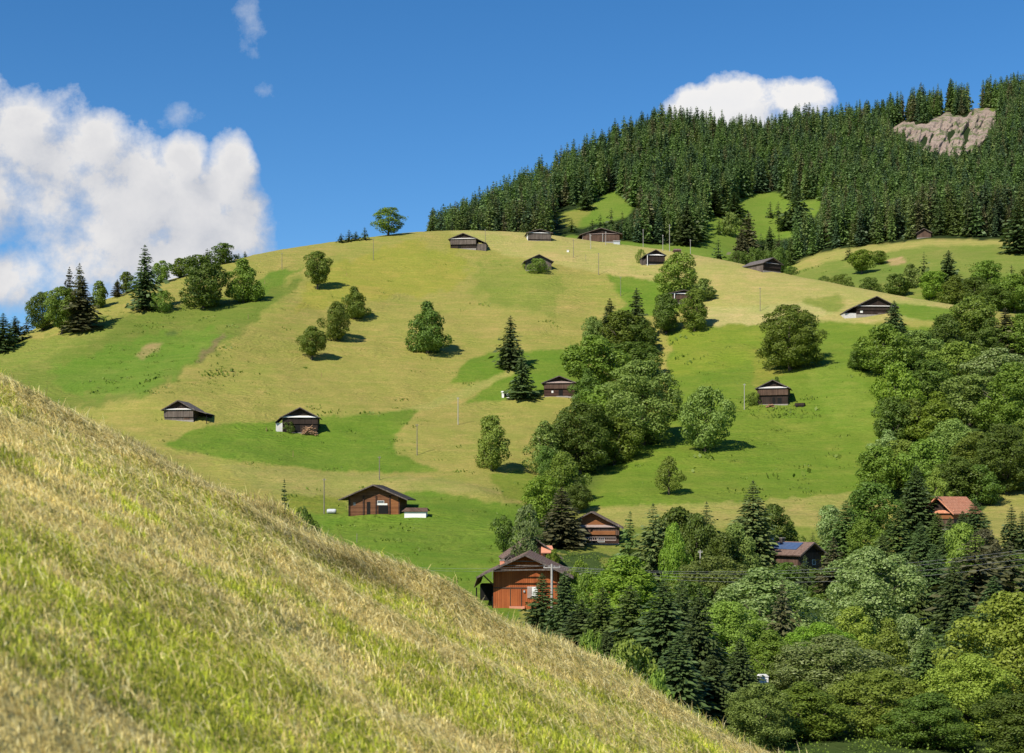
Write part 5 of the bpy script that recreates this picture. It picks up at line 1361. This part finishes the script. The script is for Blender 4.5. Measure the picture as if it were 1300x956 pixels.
front = math_(nt, 'GREATER_THAN', s.outputs[1], .06)
def uv(px, py): return (px-CX)/F, (HY-py)/F
def cloud_density(du, dv, blobs, nsc, namp, seed):
    uu = math_(nt, 'ADD', u, du); vv = math_(nt, 'ADD', v, dv); acc = None
    for (px, py, rx, ry) in blobs:
        bu, bv = uv(px, py)
        a = math_(nt, 'DIVIDE', math_(nt, 'SUBTRACT', uu, bu), rx/F); b = math_(nt, 'DIVIDE', math_(nt, 'SUBTRACT', vv, bv), ry/F)
        d = math_(nt, 'ADD', math_(nt, 'MULTIPLY', a, a), math_(nt, 'MULTIPLY', b, b))
        k = math_(nt, 'MAXIMUM', math_(nt, 'MULTIPLY', math_(nt, 'SUBTRACT', 1.0, d), .7), -1.2)
        if acc is None: acc = k
        else:
            n = nt.nodes.new('ShaderNodeMath'); n.operation = 'SMOOTH_MAX'; n.inputs[2].default_value = .25
            nt.links.new(acc, n.inputs[0]); nt.links.new(k, n.inputs[1]); acc = n.outputs[0]
    cb = nt.nodes.new('ShaderNodeCombineXYZ'); nt.links.new(uu, cb.inputs[0]); nt.links.new(vv, cb.inputs[1]); cb.inputs[2].default_value = seed
    nz = noise(nt, cb.outputs[0], nsc, 10, .64); nz2 = noise(nt, cb.outputs[0], nsc*.36, 2, .5)
    nn = math_(nt, 'ADD', math_(nt, 'MULTIPLY', math_(nt, 'SUBTRACT', nz, .5), namp), math_(nt, 'MULTIPLY', math_(nt, 'SUBTRACT', nz2, .5), namp*.5))
    return math_(nt, 'ADD', acc, nn)
L_BLOBS = [(26,184,60,66),(70,250,92,110),(150,262,100,88),(112,188,52,44),(190,262,78,64),(250,285,74,66),(297,216,30,46),(232,205,32,34),(20,350,70,46),(130,330,120,70),(235,335,100,60),(300,300,52,66),(286,240,40,50),(-40,230,80,130)]
R_BLOBS = [(882,136,44,34),(940,124,56,38),(1002,128,48,36),(1034,126,36,32),(960,160,110,40)]
def shade(blobs, nsc, namp, seed, lo, hi, base):
    d0 = cloud_density(0, 0, blobs, nsc, namp, seed); d1 = cloud_density(-.013, .020, blobs, nsc, namp, seed)
    al = maprange(nt, d0, lo, hi, 0, 1); al = math_(nt, 'MULTIPLY', al, al) if False else al
    g = maprange(nt, math_(nt, 'SUBTRACT', d0, d1), -.45, .45, 0, 1)
    thick = maprange(nt, d0, .2, 1.0, 0, 1)
    c = mixc(nt, g, base[0], base[1]); c = mixc(nt, math_(nt, 'MULTIPLY', thick, .65), c, base[2])
    return al, c
aL, cL = shade(L_BLOBS, 15, 2.7, 3.1, -.02, .66, ((.60,.63,.70), (1.02,1.0,.98), (.72,.73,.77)))
aR, cR = shade(R_BLOBS, 19, 2.2, 5.2, -.02, .40, ((.72,.75,.82), (1.02,1.0,.985), (.90,.91,.94)))
W_BLOBS = [(314,38,26,40),(333,116,16,16),(225,150,34,18),(306,20,14,18),(322,66,14,12)]
dW = cloud_density(0, 0, W_BLOBS, 26, 5.0, 9.1); aW = maprange(nt, dW, .35, 2.2, 0, .7)
skyc = hs.outputs[0]
emul = nt.nodes.new('ShaderNodeVectorMath'); emul.operation = 'SCALE'
def scaled(c):
    n = nt.nodes.new('ShaderNodeVectorMath'); n.operation = 'SCALE'; n.inputs['Scale'].default_value = CLOUD_GAIN; nt.links.new(c, n.inputs[0]); return n.outputs[0]
def fm(a): return math_(nt, 'MULTIPLY', a, front, True)
c = mixc(nt, fm(aW), skyc, tuple(x*CLOUD_GAIN for x in (.8,.84,.9)))
c = mixc(nt, fm(aL), c, scaled(cL)); c = mixc(nt, fm(aR), c, scaled(cR))
nt.links.new(c, bg.inputs['Color']); bg.inputs['Strength'].default_value = SKY_STR

sun = bpy.data.lights.new('sun', 'SUN'); sun.energy = SUN_STR; sun.angle = radians(.55); sun.color = (1.0, .93, .80)
so = bpy.data.objects.new('sun', sun); C.objects.link(so)
from mathutils import Vector
d = Vector((SHX*cos(SUN_EL), SHY*cos(SUN_EL), -sin(SUN_EL))); so.rotation_euler = d.to_track_quat('-Z', 'Y').to_euler(); so.location = (-60, -40, 90)

cam = bpy.data.cameras.new('camera'); co_ = bpy.data.objects.new('camera', cam); C.objects.link(co_); sc.camera = co_
co_.location = (0, 0, ZC); co_.rotation_euler = (radians(90), 0, 0)
cam.sensor_fit = 'HORIZONTAL'; cam.sensor_width = 36; cam.lens = 36*F/1300; cam.shift_y = (HY-478)/1300
cam.clip_start = .1; cam.clip_end = 30000
cam.dof.use_dof = True; cam.dof.focus_distance = 160; cam.dof.aperture_fstop = 4.0
sc.view_settings.view_transform = 'Standard'; sc.view_settings.look = 'None'; sc.view_settings.exposure = EXPO; sc.view_settings.gamma = 1
sc.render.engine = 'CYCLES'; cy = sc.cycles
cy.max_bounces = 6; cy.diffuse_bounces = 3; cy.glossy_bounces = 2; cy.transmission_bounces = 3; cy.transparent_max_bounces = 4
cy.use_denoising = DENOISE; cy.use_adaptive_sampling = True; cy.adaptive_threshold = .012
cy.sample_clamp_indirect = 4
sc.render.resolution_x = 1024; sc.render.resolution_y = 753
